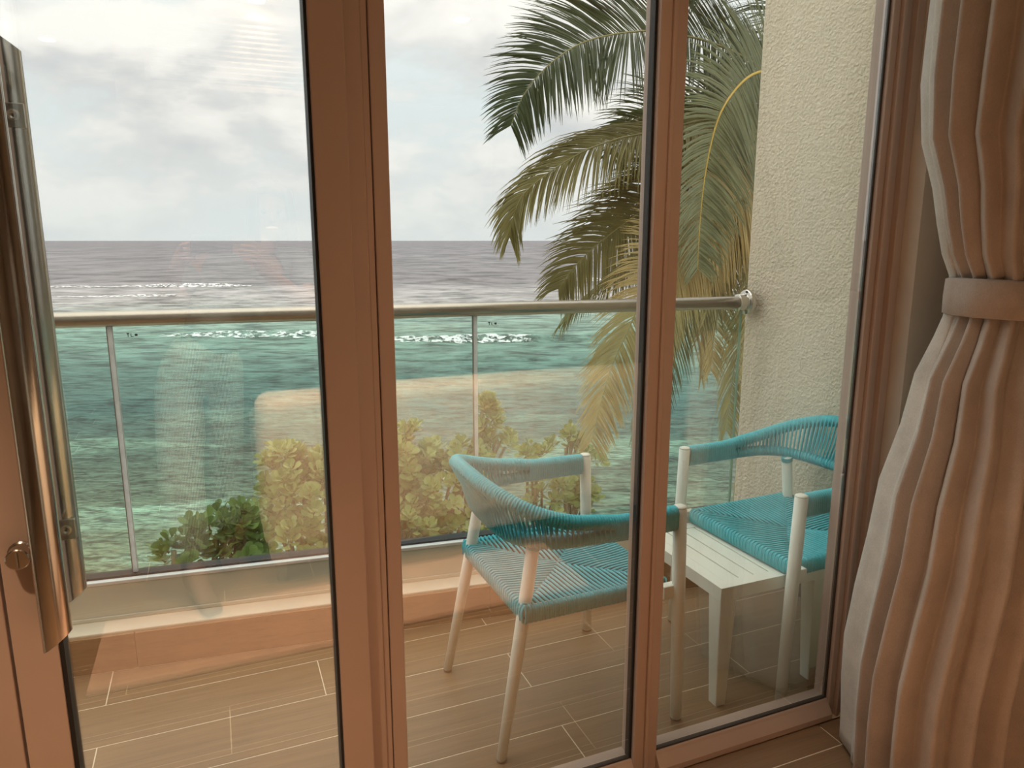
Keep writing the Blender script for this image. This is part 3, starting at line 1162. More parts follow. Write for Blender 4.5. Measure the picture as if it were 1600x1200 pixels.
# ------------------------------------------------------------------ side table
tx0, tx1, ty0, ty1, tz = 1.318, 1.738, 1.585, 2.045, 0.396
tab = thing('side_table', 'low white slatted side table between the two teal chairs', 'table', ((tx0+tx1)/2, (ty0+ty1)/2, 0))
mb = MB()
bw = 0.040
mb.box(tx0, tx1, ty0, ty0+bw, tz-0.04, tz)
mb.box(tx0, tx1, ty1-bw, ty1, tz-0.04, tz)
mb.box(tx0, tx0+bw, ty0+bw, ty1-bw, tz-0.04, tz)
mb.box(tx1-bw, tx1, ty0+bw, ty1-bw, tz-0.04, tz)
obj('top_frame', mb, M['white_metal'], tab)
ns = 6
wv = (tx1-tx0-2*bw)/ns
for i in range(ns):
    mb = MB()
    mb.box(tx0+bw+i*wv+0.0025, tx0+bw+(i+1)*wv-0.0025, ty0+bw+0.0005, ty1-bw-0.0005, tz-0.018, tz-0.001)
    obj('slat', mb, M['white_metal'], tab, bevel=0.0015)
for ix, xx in ((1, tx0), (-1, tx1)):
    for iy, yy in ((1, ty0), (-1, ty1)):
        mb = MB()
        def rect(x, y, w, z):
            return [Vector((x, y, z)), Vector((x+ix*w, y, z)), Vector((x+ix*w, y+iy*w, z)), Vector((x, y+iy*w, z))]
        mb.rings([rect(xx+ix*0.010, yy+iy*0.006, 0.036, 0.0), rect(xx+ix*0.001, yy+iy*0.001, 0.058, tz-0.04)])
        obj('leg', mb, M['white_metal'], tab, bevel=0.003)

# ------------------------------------------------------------------ sea, shore
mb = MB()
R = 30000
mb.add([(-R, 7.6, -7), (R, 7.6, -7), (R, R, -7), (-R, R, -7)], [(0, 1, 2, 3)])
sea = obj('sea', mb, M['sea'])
tag(sea, 'turquoise lagoon darkening to grey open sea at the horizon', kind='structure')
fwd = Vector((sin(YAW), cos(YAW), 0))
rgt = Vector((cos(YAW), -sin(YAW), 0))


def breaker(u, s0, s1, height, width, foam0, foam1, seed, tilt=0.0):
    rnd = random.Random(seed)
    n = 160
    ph = [rnd.uniform(0, 6.28) for _ in range(8)]
    def wob(s):
        return (sin(s*0.11+ph[0])*1.3+sin(s*0.31+ph[1])*0.6+sin(s*0.83+ph[2])*0.25)*width/3
    crest = MB()
    foam = MB()
    rg = []
    fr = []
    for i in range(n+1):
        s = s0+(s1-s0)*i/n
        e = min(1, (i/n)*5)*min(1, (1-i/n)*5)
        h = height*(0.55+0.45*sin(s*0.21+ph[3]))*e
        c = rgt*s+fwd*(u+wob(s)+tilt*(s-s0))+Vector((0, 0, -7.0))
        rg.append([c-fwd*width*0.5-Vector((0, 0, .05)), c-fwd*width*0.20+Vector((0, 0, h*0.65)), c+Vector((0, 0, h)), c+fwd*width*0.5+Vector((0, 0, h*0.55)), c+fwd*width*1.5-Vector((0, 0, .05))])
        q = (i/n-foam0)/(foam1-foam0)
        if 0 <= q <= 1:
            ww = width*(0.30+0.7*abs(sin(s*0.5+ph[4])*sin(s*1.37+ph[5])))*min(1, q*6)*min(1, (1-q)*6)
            jit = rnd.uniform(-0.12, 0.12)*width
            fr.append([c-fwd*(width*0.55+ww*0.8+jit)+Vector((0, 0, 0.04)), c-fwd*width*0.22+Vector((0, 0, h*0.66+0.05)), c+Vector((0, 0, h+0.05*ww)), c+fwd*(ww*0.5)+Vector((0, 0, h*0.6+0.04))])
    crest.rings(rg, False, False)
    obj('wave_crest', crest, M['sea'], sea, smooth=True)
    if len(fr) > 2:
        foam.rings(fr, False, False)
        obj('foam', foam, M['foam'], sea, smooth=True, kind='stuff')


def foam_flecks(name, u, s0, s1, n, seed, size):
    rnd = random.Random(seed)
    mb = MB()
    for _ in range(n):
        s = rnd.uniform(s0, s1)
        uu = u+rnd.gauss(0, 1.0)*size*3
        c = rgt*s+fwd*uu+Vector((0, 0, -6.98))
        a, b = rnd.uniform(0.4, 2.2)*size*2, rnd.uniform(0.2, 0.6)*size
        k = 7
        mb.add([c+rgt*a*cos(2*pi*i/k)*rnd.uniform(.6, 1.1)+fwd*b*sin(2*pi*i/k)*rnd.uniform(.6, 1.1)+Vector((0, 0, rnd.uniform(0, .03))) for i in range(k)], [tuple(range(k))])
    obj(name, mb, M['foam'], sea, kind='stuff')


breaker(136, -88, -42, 0.55, 2.4, 0.05, 0.85, 1)
breaker(112, -85, -30, 0.25, 1.6, 0.25, 0.60, 2)
breaker(158, -40, 40, 0.5, 4.0, 0.66, 0.74, 3)
breaker(161, 4, 40, 0.9, 4.0, 0.20, 0.5, 4)
breaker(64.5, -38, -12, 0.42, 1.5, 0.25, 1.0, 5, 0.0)
breaker(62.5, -22, 14, 0.55, 1.6, 0.28, 0.66, 6, 0.0)
breaker(45, -24, 6, 0.22, 1.0, 2, 3,  7)
breaker(86, -50, 40, 0.25, 1.5, 2, 3,  8)
breaker(100, -60, 40, 0.25, 1.5, 2, 3,  9)
breaker(52, -10, 20, 0.25, 1.1, 2, 3,  10)

mb = MB()
mb.prism([(-30, 2.9), (30, 2.9), (30, 7.2), (14, 7.8), (0, 7.4), (-12, 7.7), (-30, 7.2)], -8, -3.2)
tag(obj('ground', mb, M['ground']), 'sandy bank below the balcony', kind='structure')

# ------------------------------------------------------------------ pixel ray helper: where a line of sight meets a given depth
CF = Vector((sin(YAW)*cos(PITCH), cos(YAW)*cos(PITCH), -sin(PITCH)))
CU = rgt.cross(CF)


def sight(px, py, Y):
    d = CF+rgt*((px-800)/F)-CU*((py-600)/F)
    return Vector((0, 0, H))+d*(Y/d.y)


# ------------------------------------------------------------------ shrubs
M['leaf_a'] = leaf_mat('shrub_leaf_deep', (0.085, 0.155, 0.035), (0.20, 0.29, 0.075), 0.2, 0.35)
M['leaf_b'] = leaf_mat('shrub_leaf_light', (0.20, 0.27, 0.085), (0.44, 0.47, 0.19), 0.22, 0.4)


def leaf_mesh(name, mat, L, W, cup):
    """obovate leaf, folded a little on its midrib and cupped"""
    v, f = [], []
    sec = [(0.0, 0.10), (0.30, 0.42), (0.62, 0.95), (0.85, 0.92), (1.0, 0.35)]
    for t, w in sec:
        z = cup*L*(t*t-0.15)
        v += [(t*L, -w*W/2, z+0.22*w*W/2), (t*L, 0, z), (t*L, w*W/2, z+0.22*w*W/2)]
    for k in range(len(sec)-1):
        a = 3*k
        f += [(a, a+1, a+4, a+3), (a+1, a+2, a+5, a+4)]
    me = bpy.data.meshes.new(name)
    me.from_pydata(v, [], f)
    me.materials.append(mat)
    me.polygons.foreach_set('use_smooth', [True]*len(f))
    return me, v, f


def shrub(label, base, lumps, mat, n_part, L, seed, per=13, extra_stems=()):
    rnd = random.Random(seed)
    t = thing('sea_lettuce_shrub', label, 'shrub', base, 'shrubs below the balcony')
    base = Vector(base)
    me, lv, lf = leaf_mesh('leaf', mat, L, L*0.72, 0.25)
    leaves = []
    stems = MB()
    for (c, rx, ry, rz, n) in lumps:
        tips = []
        for _ in range(n):
            th = rnd.uniform(0, 2*pi)
            ct = rnd.uniform(-0.35, 1)
            st = sqrt(1-ct*ct)
            q = rnd.uniform(0.72, 1.0)
            d = Vector((st*cos(th), st*sin(th), ct))
            p = c+Vector((d.x*rx, d.y*ry, d.z*rz))*q
            axis = (d*0.7+Vector((0, 0, 0.8))+Vector((rnd.gauss(0, .2), rnd.gauss(0, .2), 0))).normalized()
            stems.tube([p-axis*0.30*rz-d*0.1*rx, p-axis*0.02], [0.006, 0.004], 5)
            a0 = rnd.uniform(0, 6.28)
            X = axis.orthogonal().normalized()
            Y_ = axis.cross(X)
            for k in range(per):
                an = a0+k*2.4
                lift = 0.15+0.85*(k/per)
                rad = (X*cos(an)+Y_*sin(an))
                dirv = (rad*(1.15-0.75*(k/per))+axis*lift*0.75+Vector((0, 0, -0.12))).normalized()
                side = axis.cross(dirv)
                side = side.normalized() if side.length > 1e-4 else X
                nrm = dirv.cross(side)
                sc = rnd.uniform(0.7, 1.15)*(1-0.25*k/per)
                pos = p-axis*0.05*(1-k/per)*(L/0.08)
                mt = Matrix((dirv*sc, side*sc, nrm*sc)).transposed().to_4x4()
                mt.translation = pos+dirv*0.012
                leaves.append(mt)
        # a few main branches from the base to each mass
        for k in range(3):
            q = c+Vector((rnd.uniform(-.4, .4)*rx, rnd.uniform(-.4, .4)*ry, rnd.uniform(-.3, .4)*rz))
            b = base+Vector((rnd.uniform(-.15, .15), rnd.uniform(-.15, .15), 0))
            mid = b.lerp(q, 0.5)+Vector((rnd.uniform(-.2, .2), rnd.uniform(-.1, .1), 0))
            stems.tube(catmull([b, mid, q], 5), 0.013, 6)
    for pts in extra_stems:
        stems.tube(catmull(pts, 5), 0.009, 6)
    obj('stem', stems, M['stem'], t, smooth=True, kind='stuff')
    cam_p = Vector((0, 0, H))
    leaves.sort(key=lambda m_: (m_.translation-cam_p).length-0.35*m_.translation.z)
    for m_ in leaves[:n_part]:
        o = bpy.data.objects.new('leaf', me)
        COL.objects.link(o)
        o.parent = t
        mm = m_.copy()
        mm.translation = m_.translation-base
        o.matrix_local = mm
    rest = MB()
    for m_ in leaves[n_part:]:
        rest.add([m_ @ Vector(p) for p in lv], lf)
    if rest.v:
        obj('foliage', rest, mat, t, smooth=True, kind='stuff')
    return t


def lump(px, py, Y, rx, rz, n, ry=None):
    return (sight(px, py, Y), rx, ry or rx, rz, n)


shrub('small dark green broad-leaved shrub, leftmost and lowest behind the glass', (-0.2, 3.9, -3.2),
      [lump(285, 868, 3.9, 0.11, 0.13, 7), lump(335, 850, 4.0, 0.16, 0.19, 14), lump(372, 820, 4.0, 0.10, 0.13, 8), lump(380, 872, 3.9, 0.15, 0.17, 13)],
      M['leaf_a'], 300, 0.080, 11, 11)
shrub('large bushy light green shrub with rounded leaves behind the glass, partly behind the door frame', (0.9, 5.3, -3.2),
      [lump(455, 735, 5.0, 0.24, 0.20, 24), lump(470, 790, 5.0, 0.34, 0.30, 44), lump(450, 850, 4.8, 0.28, 0.25, 32), lump(530, 745, 5.2, 0.32, 0.34, 26),
       lump(455, 715, 5.2, 0.06, 0.10, 4), lump(510, 712, 5.2, 0.08, 0.14, 5), lump(520, 880, 4.8, 0.30, 0.25, 24),
       lump(600, 770, 5.3, 0.36, 0.34, 22), lump(645, 735, 5.3, 0.22, 0.30, 24), lump(690, 775, 5.3, 0.40, 0.36, 60), lump(715, 715, 5.4, 0.26, 0.18, 24),
       lump(760, 660, 5.4, 0.12, 0.20, 11), lump(760, 632, 5.4, 0.06, 0.08, 4), lump(780, 690, 5.4, 0.16, 0.10, 9), lump(640, 670, 5.4, 0.06, 0.10, 4),
       lump(700, 840, 5.1, 0.38, 0.28, 50), lump(640, 830, 5.1, 0.30, 0.30, 36)],
      M['leaf_b'], 300, 0.078, 12, 13)
shrub('thin airy green shrub behind the front chair, with separate sprigs', (2.5, 5.6, -3.2),
      [lump(895, 685, 5.5, 0.10, 0.16, 6), lump(880, 705, 5.5, 0.26, 0.09, 10), lump(925, 715, 5.6, 0.14, 0.07, 5), lump(850, 745, 5.5, 0.26, 0.13, 11),
       lump(905, 765, 5.5, 0.16, 0.16, 9), lump(855, 790, 5.4, 0.22, 0.16, 9), lump(915, 790, 5.5, 0.12, 0.14, 6), lump(830, 705, 5.5, 0.10, 0.10, 4)],
      M['leaf_b'], 220, 0.088, 13, 10)

# ------------------------------------------------------------------ coconut palm
M['fr_green'] = leaf_mat('frond_green', (0.035, 0.055, 0.018), (0.12, 0.155, 0.05), 0.3, 0.4)
M['fr_olive'] = leaf_mat('frond_olive', (0.11, 0.10, 0.026), (0.33, 0.285, 0.09), 0.3, 0.45)
M['fr_sage'] = leaf_mat('frond_sage', (0.11, 0.13, 0.055), (0.30, 0.32, 0.17), 0.25, 0.35)
M['fr_dry'] = leaf_mat('frond_straw', (0.24, 0.165, 0.05), (0.52, 0.40, 0.17), 0.3, 0.6)
M['rib_y'] = simple('yellow_midrib', (0.55, 0.36, 0.06), 0.5, scale=10)
M['rib_g'] = simple('olive_midrib', (0.25, 0.22, 0.08), 0.5, scale=10)
crown = sight(1275, 175, 6.2)
palm = thing('coconut_palm', 'coconut palm with drooping fronds rising beyond the rail beside the stucco wall', 'palm', (crown.x+0.2, 6.4, -3.2))
mb = MB()
tp = catmull([(crown.x+0.15, 6.4, -3.25), (crown.x+0.05, 6.35, -1.0), (crown.x-0.02, 6.28, 1.0), (crown.x, 6.2, crown.z-0.1)], 12)
mb.tube(tp, [0.17-0.06*i/len(tp)+(0.008 if i % 2 else 0) for i in range(len(tp))], 14)
obj('trunk', mb, M['bark'], palm, smooth=True)


def frond(ctrl, leafmat, ribmat, Lmax, seed, droop=0.6, up_hint=(0, 0, 1), spacing=0.026, start=0.10, spread=0.75, width=0.026, tipL=0.35):
    rnd = random.Random(seed)
    spacing *= 0.62
    width *= 0.66
    pts = resample(catmull(ctrl, 10), spacing)
    n = len(pts)
    fr = frames(pts)
    mb = MB()
    UP = Vector(up_hint)
    for i in range(n):
        q = i/(n-1)
        if q < start:
            continue
        t = fr[i][0]
        side = t.cross(UP)
        if side.length < 0.15:
            side = t.cross(Vector((0.3, -0.6, 0.7)))
        side.normalize()
        nr = side.cross(t).normalized()
        env = min(1.0, 0.45+(q-start)*3.0)*(1.0 if q < 0.62 else 1-(1-tipL)*((q-0.62)/0.38)**1.3)
        for sg in (-1, 1):
            if rnd.random() < 0.04:
                continue
            L = Lmax*env*rnd.uniform(0.86, 1.1)
            fa = spread*(0.65+0.75*q)+rnd.gauss(0, 0.05)
            d = (side*sg*cos(min(1.3, fa))+t*sin(min(1.3, fa))+nr*0.18).normalized()
            p = pts[i].copy()
            seg = 5
            dd = droop*rnd.uniform(0.75, 1.3)
            pl = []
            for k in range(seg+1):
                pl.append(p.copy())
                d = (d+Vector((0, 0, -1))*dd*(0.22+0.30*k/seg)).normalized()
                p = p+d*L/seg
            wv_ = d.cross(Vector((0, 0, 1)))
            base_d = (pl[1]-pl[0]).normalized()
            wdir = (t-base_d*t.dot(base_d))
            wdir = wdir.normalized() if wdir.length > 1e-4 else side
            roll = rnd.gauss(0, 0.5)
            perp = base_d.cross(wdir)
            wdir = (wdir*cos(roll)+perp*sin(roll)).normalized()
            perp = base_d.cross(wdir)
            rows2 = []
            ww = width*rnd.uniform(0.8, 1.15)
            for k in range(seg+1):
                f = k/seg
                w = ww*(0.35+0.65*min(1, f*4))*(1-f**2.2)*0.5+0.0008
                c = pl[k]
                rows2.append([c-wdir*w, c+perp*w*0.45, c+wdir*w])
            mb.rings(rows2, False, False)
    o = obj('frond', mb, leafmat, palm, smooth=False, kind=None)
    rb = MB()
    rb.tube(pts, [0.017*(1-0.84*i/(n-1)) for i in range(n)], 7)
    obj('midrib', rb, ribmat, o, smooth=True)
    return o


def sp(lst):
    return [sight(*p) for p in lst]


C0 = (1275, 175, 6.2)
G, O, SG_, D = M['fr_green'], M['fr_olive'], M['fr_sage'], M['fr_dry']
RY, RG = M['rib_y'], M['rib_g']
# upper arching frond and its neighbour
frond(sp([C0, (1190, 106, 6.0), (1110, 66, 5.9), (1028, 50, 5.8), (986, 50, 5.7), (942, 57, 5.7), (908, 68, 5.65), (874, 88, 5.6), (841, 118, 5.6), (816, 152, 5.6), (798, 196, 5.6)]), G, RG, 0.80, 21, 0.30, (0.15, -0.85, 0.5), spread=0.55, spacing=0.021, width=0.030)
# yellow-ribbed frond right of the mullion
frond(sp([(1285, 165, 5.6), (1225, 112, 5.3), (1188, 112, 5.2), (1158, 130, 5.15), (1128, 172, 5.1), (1110, 228, 5.1), (1098, 300, 5.1), (1092, 372, 5.1), (1090, 420, 5.1)]), SG_, RY, 0.72, 22, 0.30, (0.2, -1, 0.2), spread=0.35, spacing=0.020, width=0.028)
frond(sp([C0, (1170, 178, 6.0), (1090, 190, 5.9), (1020, 206, 5.8), (970, 216, 5.75), (925, 231, 5.7), (888, 250, 5.7), (852, 274, 5.7), (816, 306, 5.7), (800, 345, 5.7), (796, 372, 5.7)]), O, RG, 0.72, 23, 0.62, (0.1, -0.5, 0.8), spread=0.75, spacing=0.020, width=0.028)
frond(sp([C0, (1180, 230, 6.0), (1100, 270, 5.9), (1030, 312, 5.8), (975, 350, 5.7), (930, 385, 5.7), (895, 420, 5.7), (872, 452, 5.7)]), O, RG, 0.80, 24, 0.45, (0.15, -0.8, 0.5), spread=0.6, spacing=0.020, width=0.028)
frond(sp([C0, (1190, 280, 5.7), (1110, 340, 5.5), (1045, 400, 5.3), (1005, 465, 5.2), (980, 520, 5.2), (955, 575, 5.2), (936, 640, 5.2), (924, 690, 5.2)]), D, RG, 0.74, 25, 0.30, (0.3, -1, 0.2), spread=0.5, spacing=0.018, width=0.028)
frond(sp([C0, (1200, 280, 6.0), (1130, 360, 5.8), (1075, 450, 5.7), (1035, 540, 5.7), (1012, 620, 5.7), (1000, 690, 5.7)]), O, RG, 0.69, 26, 0.5, (0.3, -1, 0.2), spread=0.5)
frond(sp([C0, (1230, 300, 6.0), (1195, 400, 5.9), (1165, 490, 5.9), (1148, 570, 5.9), (1140, 630, 5.9), (1135, 672, 5.9)]), O, RG, 0.71, 27, 0.45, (0.3, -1, 0.2), spread=0.5)
frond(sp([C0, (1235, 40, 6.1), (1190, -30, 6.0), (1145, -55, 5.9), (1110, -45, 5.8), (1085, -10, 5.8)]), G, RG, 0.80, 28, 0.75)
frond(sp([C0, (1180, 150, 6.3), (1090, 150, 6.4), (1020, 165, 6.4), (965, 190, 6.4), (945, 205, 6.4)]), G, RG, 0.63, 29, 0.6)
frond(sp([C0, (1200, 230, 6.4), (1120, 300, 6.5), (1040, 350, 6.5), (960, 345, 6.5), (915, 352, 6.5)]), G, RG, 0.57, 30, 0.6)
frond(sp([C0, (1210, 250, 6.3), (1150, 330, 6.3), (1095, 420, 6.3), (1060, 500, 6.3), (1045, 570, 6.3)]), O, RG, 0.63, 31, 0.6)
frond(sp([C0, (1220, 260, 6.5), (1175, 340, 6.5), (1130, 420, 6.5), (1105, 500, 6.5), (1095, 590, 6.5)]), D, RG, 0.57, 32, 0.5)
frond(sp([C0, (1220, 200, 6.4), (1140, 215, 6.5), (1070, 255, 6.5), (1010, 300, 6.5), (970, 330, 6.5)]), O, RG, 0.69, 33, 0.8)
frond(sp([C0, (1190, 250, 6.2), (1090, 330, 6.1), (1010, 390, 6.0), (950, 440, 5.9), (905, 475, 5.9), (880, 505, 5.9)]), O, RG, 0.57, 34, 0.8)
frond(sp([C0, (1270, 330, 6.1), (1235, 480, 6.1), (1195, 600, 6.1), (1170, 700, 6.1), (1155, 770, 6.1)]), O, RG, 0.69, 35, 0.4, (0.3, -1, 0.2), spread=0.5)
frond(sp([C0, (1215, 270, 5.9), (1165, 350, 5.8), (1135, 430, 5.8), (1118, 510, 5.8), (1110, 580, 5.8)]), D, RG, 0.62, 41, 0.4, (0.3, -1, 0.2), spread=0.45)
frond(sp([C0, (1225, 230, 5.9), (1180, 290, 5.7), (1120, 350, 5.6), (1070, 420, 5.6), (1050, 480, 5.6)]), D, RG, 0.66, 42, 0.45, (0.3, -1, 0.3), spread=0.5)
frond(sp([C0, (1200, 215, 6.0), (1110, 250, 5.9), (1030, 290, 5.9), (985, 330, 5.8), (960, 372, 5.8)]), O, RG, 0.75, 43, 0.5, (0.2, -0.8, 0.4), spread=0.6)
frond(sp([C0, (1180, 165, 6.1), (1090, 165, 6.1), (1030, 180, 6.1), (985, 205, 6.1), (960, 240, 6.1)]), G, RG, 0.7, 44, 0.4, (0.2, -0.8, 0.5), spread=0.6)
frond(sp([C0, (1240, 270, 6.0), (1200, 360, 5.9), (1180, 450, 5.9), (1170, 540, 5.9), (1166, 620, 5.9)]), O, RG, 0.6, 45, 0.4, (0.3, -1, 0.2), spread=0.45)
# fronds on the far side, hidden by the wall from here
frond([crown, crown+Vector((0.7, 0.2, 0.7)), crown+Vector((1.5, 0.4, 0.8)), crown+Vector((2.3, 0.5, 0.2)), crown+Vector((2.7, 0.6, -0.5))], G, RG, 0.7, 36, 0.6)
frond([crown, crown+Vector((0.5, -0.3, 0.3)), crown+Vector((1.2, -0.6, 0.2)), crown+Vector((1.8, -0.8, -0.5)), crown+Vector((2.0, -0.9, -1.2))], O, RG, 0.7, 37, 0.6)
frond([crown, crown+Vector((0.2, 0.7, 0.8)), crown+Vector((0.3, 1.5, 0.9)), crown+Vector((0.4, 2.3, 0.3)), crown+Vector((0.4, 2.7, -0.4))], G, RG, 0.7, 38, 0.6)

# ------------------------------------------------------------------ inside the room: what the glass reflects
sofa = thing('sofa', 'sand-coloured upholstered sofa behind the camera, mirrored in the glass', 'sofa', (1.2, -0.5, 0))


def soft_box(name, x0, x1, y0, y1, z0, z1, mat, parent, bev=0.05):
    mb = MB()
    mb.box(x0, x1, y0, y1, z0, z1)
    return obj(name, mb, M[mat], parent, bevel=bev, seg=4, smooth=True)


soft_box('base', 0.14, 2.05, -0.88, -0.06, 0.09, 0.30, 'sofa', sofa, 0.03)
soft_box('backrest', 0.12, 2.07, -0.24, -0.02, 0.16, 0.80, 'sofa', sofa, 0.06)
soft_box('arm', 0.12, 0.30, -0.90, -0.24, 0.16, 0.60, 'sofa', sofa, 0.05)
soft_box('arm', 1.89, 2.07, -0.90, -0.24, 0.16, 0.60, 'sofa', sofa, 0.05)
soft_box('seat_cushion', 0.31, 1.09, -0.92, -0.25, 0.30, 0.46, 'sofa', sofa, 0.05)
soft_box('seat_cushion', 1.10, 1.88, -0.92, -0.25, 0.30, 0.46, 'sofa', sofa, 0.05)
for x in (0.18, 1.95):
    for y in (-0.84, -0.12):
        mb = MB()
        mb.tube([(x, y, 0), (x, y, 0.095)], [0.018, 0.026], 12)
        obj('leg', mb, M['foot'], sofa)

arm = thing('armchair', 'tall sand-coloured tub armchair behind the camera, mirrored in the glass', 'chair', (2.28, 0.40, 0))
mb = MB()
rg = []
for z, s in ((0.12, 0.9), (0.16, 0.96), (0.6, 1.0), (0.96, 0.96), (1.02, 0.90)):
    ring = []
    for i in range(28):
        a = -0.25*pi+1.5*pi*i/27-pi/4+pi/2-pi/2
        ring.append(Vector((2.28+0.36*s*cos(a+pi/2), 0.40+0.36*s*sin(a+pi/2), z)))
    for i in range(28):
        a = -0.25*pi+1.5*pi*(27-i)/27-pi/4
        ring.append(Vector((2.28+0.24*cos(a+pi/2), 0.40+0.24*sin(a+pi/2), z)))
    rg.append(ring)
mb.rings(rg, True)
obj('shell', mb, M['sofa'], arm)
mb = MB()
mb.lathe([(0.25, 0.12), (0.27, 0.16), (0.27, 0.40), (0.24, 0.44)], (2.28, 0.40, 0), 'Z', 28)
obj('seat', mb, M['sofa'], arm, smooth=True)
for i in range(4):
    a = pi/4+i*pi/2
    mb = MB()
    mb.tube([(2.28+0.22*cos(a), 0.40+0.22*sin(a), 0), (2.28+0.20*cos(a), 0.40+0.20*sin(a), 0.125)], [0.014, 0.02], 10)
    obj('leg', mb, M['foot'], arm)

mb = MB()
mb.box(-0.46, 1.35, 0.0, 0.47, 0.0, 0.012)
tag(obj('rug', mb, M['rug'], bevel=0.004), 'beige woven rug on the room floor, mirrored in the glass', 'rug')

# ceiling downlights, plus added spots near the window that light sofa and frames
DOWN_LABELS = ['recessed warm ceiling downlight behind the sofa, by the air grille', 'recessed warm ceiling downlight behind the right end of the sofa', 'recessed warm ceiling downlight deepest in the room',
               'added warm ceiling spot lighting the sofa, nearer the sliding door', 'added warm ceiling spot lighting the sofa, nearer the fixed window', 'added warm ceiling spot lighting the door frames, nearest the steel handle',
               'added warm ceiling spot lighting the window sill']
M['lamp'] = None
mm, nt, out = new_mat('warm_lamp_lens')
em = N(nt, 'ShaderNodeEmission', ins={'Color': (1.0, 0.70, 0.40, 1), 'Strength': 14.0})
nt.links.new(em.outputs[0], out.inputs[0])
M['lamp'] = mm
for i, (x, y, pw, ang) in enumerate(DOWNLIGHTS):
    t = thing('ceiling_downlight', DOWN_LABELS[i], 'light', (x, y, CEIL), 'recessed ceiling downlights')
    mb = MB()
    mb.lathe([(0.050, CEIL-0.001), (0.062, CEIL-0.001), (0.060, CEIL-0.010), (0.048, CEIL-0.010)], (x, y, 0), 'Z', 28)
    mb.f = [f for f in mb.f if len(f) == 4]
    obj('trim_ring', mb, M['white_alu'], t, smooth=True)
    mb = MB()
    mb.lathe([(0.001, CEIL-0.004), (0.047, CEIL-0.004), (0.047, CEIL-0.002)], (x, y, 0), 'Z', 24)
    obj('lens', mb, M['lamp'], t)
    ld = bpy.data.lights.new('downlight_beam', 'SPOT')
    ld.energy = pw
    ld.color = DOWN_COLOR
    ld.spot_size = radians(ang)
    ld.spot_blend = 1.0
    ld.shadow_soft_size = 0.05
    lo = bpy.data.objects.new('downlight_beam', ld)
    COL.objects.link(lo)
    lo.parent = t
    lo.location = (0, 0, -0.03)
    if 0.8 < y < 0.95:      # added spots turned to brighten the sofa
        lo.rotation_euler = (-radians(22), 0, 0)

# air-conditioning grille high on a bulkhead
vent = thing('air_conditioning_grille', 'long white slatted air-conditioning grille under the room ceiling', 'grille', (0.3, -1.72, 2.4))
mb = MB()
for (a, b, c, d) in ((-0.25, 0.85, 2.60, 2.63), (-0.25, 0.85, 2.22, 2.25), (-0.25, -0.22, 2.25, 2.60), (0.82, 0.85, 2.25, 2.60)):
    mb.box(a, b, -1.74, -1.71, c, d)
obj('grille_frame', mb, M['white_alu'], vent, bevel=0.003)
for k in range(12):
    z = 2.265+k*0.028
    mb = MB()
    mb.rings([[Vector((x, -1.712, z-0.006)), Vector((x, -1.738, z+0.008)), Vector((x, -1.738, z+0.0095)), Vector((x, -1.712, z-0.0045))] for x in (-0.22, 0.82)])
    obj('slat', mb, M['white_alu'], vent)
mb = MB()
mb.box(-0.4, 1.0, -2.2, -1.742, 2.15, CEIL)
tag(obj('trim_2', mb, M['ceiling']), 'ceiling bulkhead behind the grille', kind='structure')

# ------------------------------------------------------------------ the photographer, seen only as a faint figure mirrored in the glass
M['skin'] = simple('skin', (0.20, 0.115, 0.075), 0.55, scale=20)
M['hair'] = simple('dark_hair', (0.02, 0.015, 0.012), 0.5, scale=60, amt=0.3)
mm, nt, out = new_mat('striped_trouser_cloth')
tc = N(nt, 'ShaderNodeTexCoord')
wv_ = N(nt, 'ShaderNodeTexWave', wave_type='BANDS', bands_direction='X', ins={'Vector': tc.outputs['Object'], 'Scale': 60.0})
bsdf(nt, out, ramp(nt, wv_.outputs[0], [(0.45, (0.10, 0.13, 0.14)), (0.55, (0.42, 0.46, 0.45))], 'CONSTANT'), 0.8)
M['trousers'] = mm
M['shirt'] = simple('grey_blue_shirt', (0.10, 0.15, 0.18), 0.8, scale=12)


def skin_body(name, nodes, edges, root, mat, parent, levels=2):
    """one continuous skinned surface grown on a skeleton; nodes: {key: (co, radius)}"""
    keys = list(nodes)
    me = bpy.data.meshes.new(name)
    org = parent_world(parent)
    me.from_pydata([tuple(Vector(nodes[k][0])-org) for k in keys], [(keys.index(a), keys.index(b)) for a, b in edges], [])
    me.materials.append(mat)
    o = bpy.data.objects.new(name, me)
    COL.objects.link(o)
    o.parent = parent
    o.modifiers.new('skin', 'SKIN')
    if not me.skin_vertices:
        bm = bmesh.new()
        bm.from_mesh(me)
        bm.verts.layers.skin.verify()
        bm.to_mesh(me)
        bm.free()
    sv = me.skin_vertices[0].data
    for i, k in enumerate(keys):
        rr = nodes[k][1]
        sv[i].radius = rr if isinstance(rr, tuple) else (rr, rr)
        sv[i].use_root = (k == root)
    o.modifiers['skin'].use_smooth_shade = True
    sb = o.modifiers.new('smooth', 'SUBSURF')
    sb.levels = sb.render_levels = levels
    return o


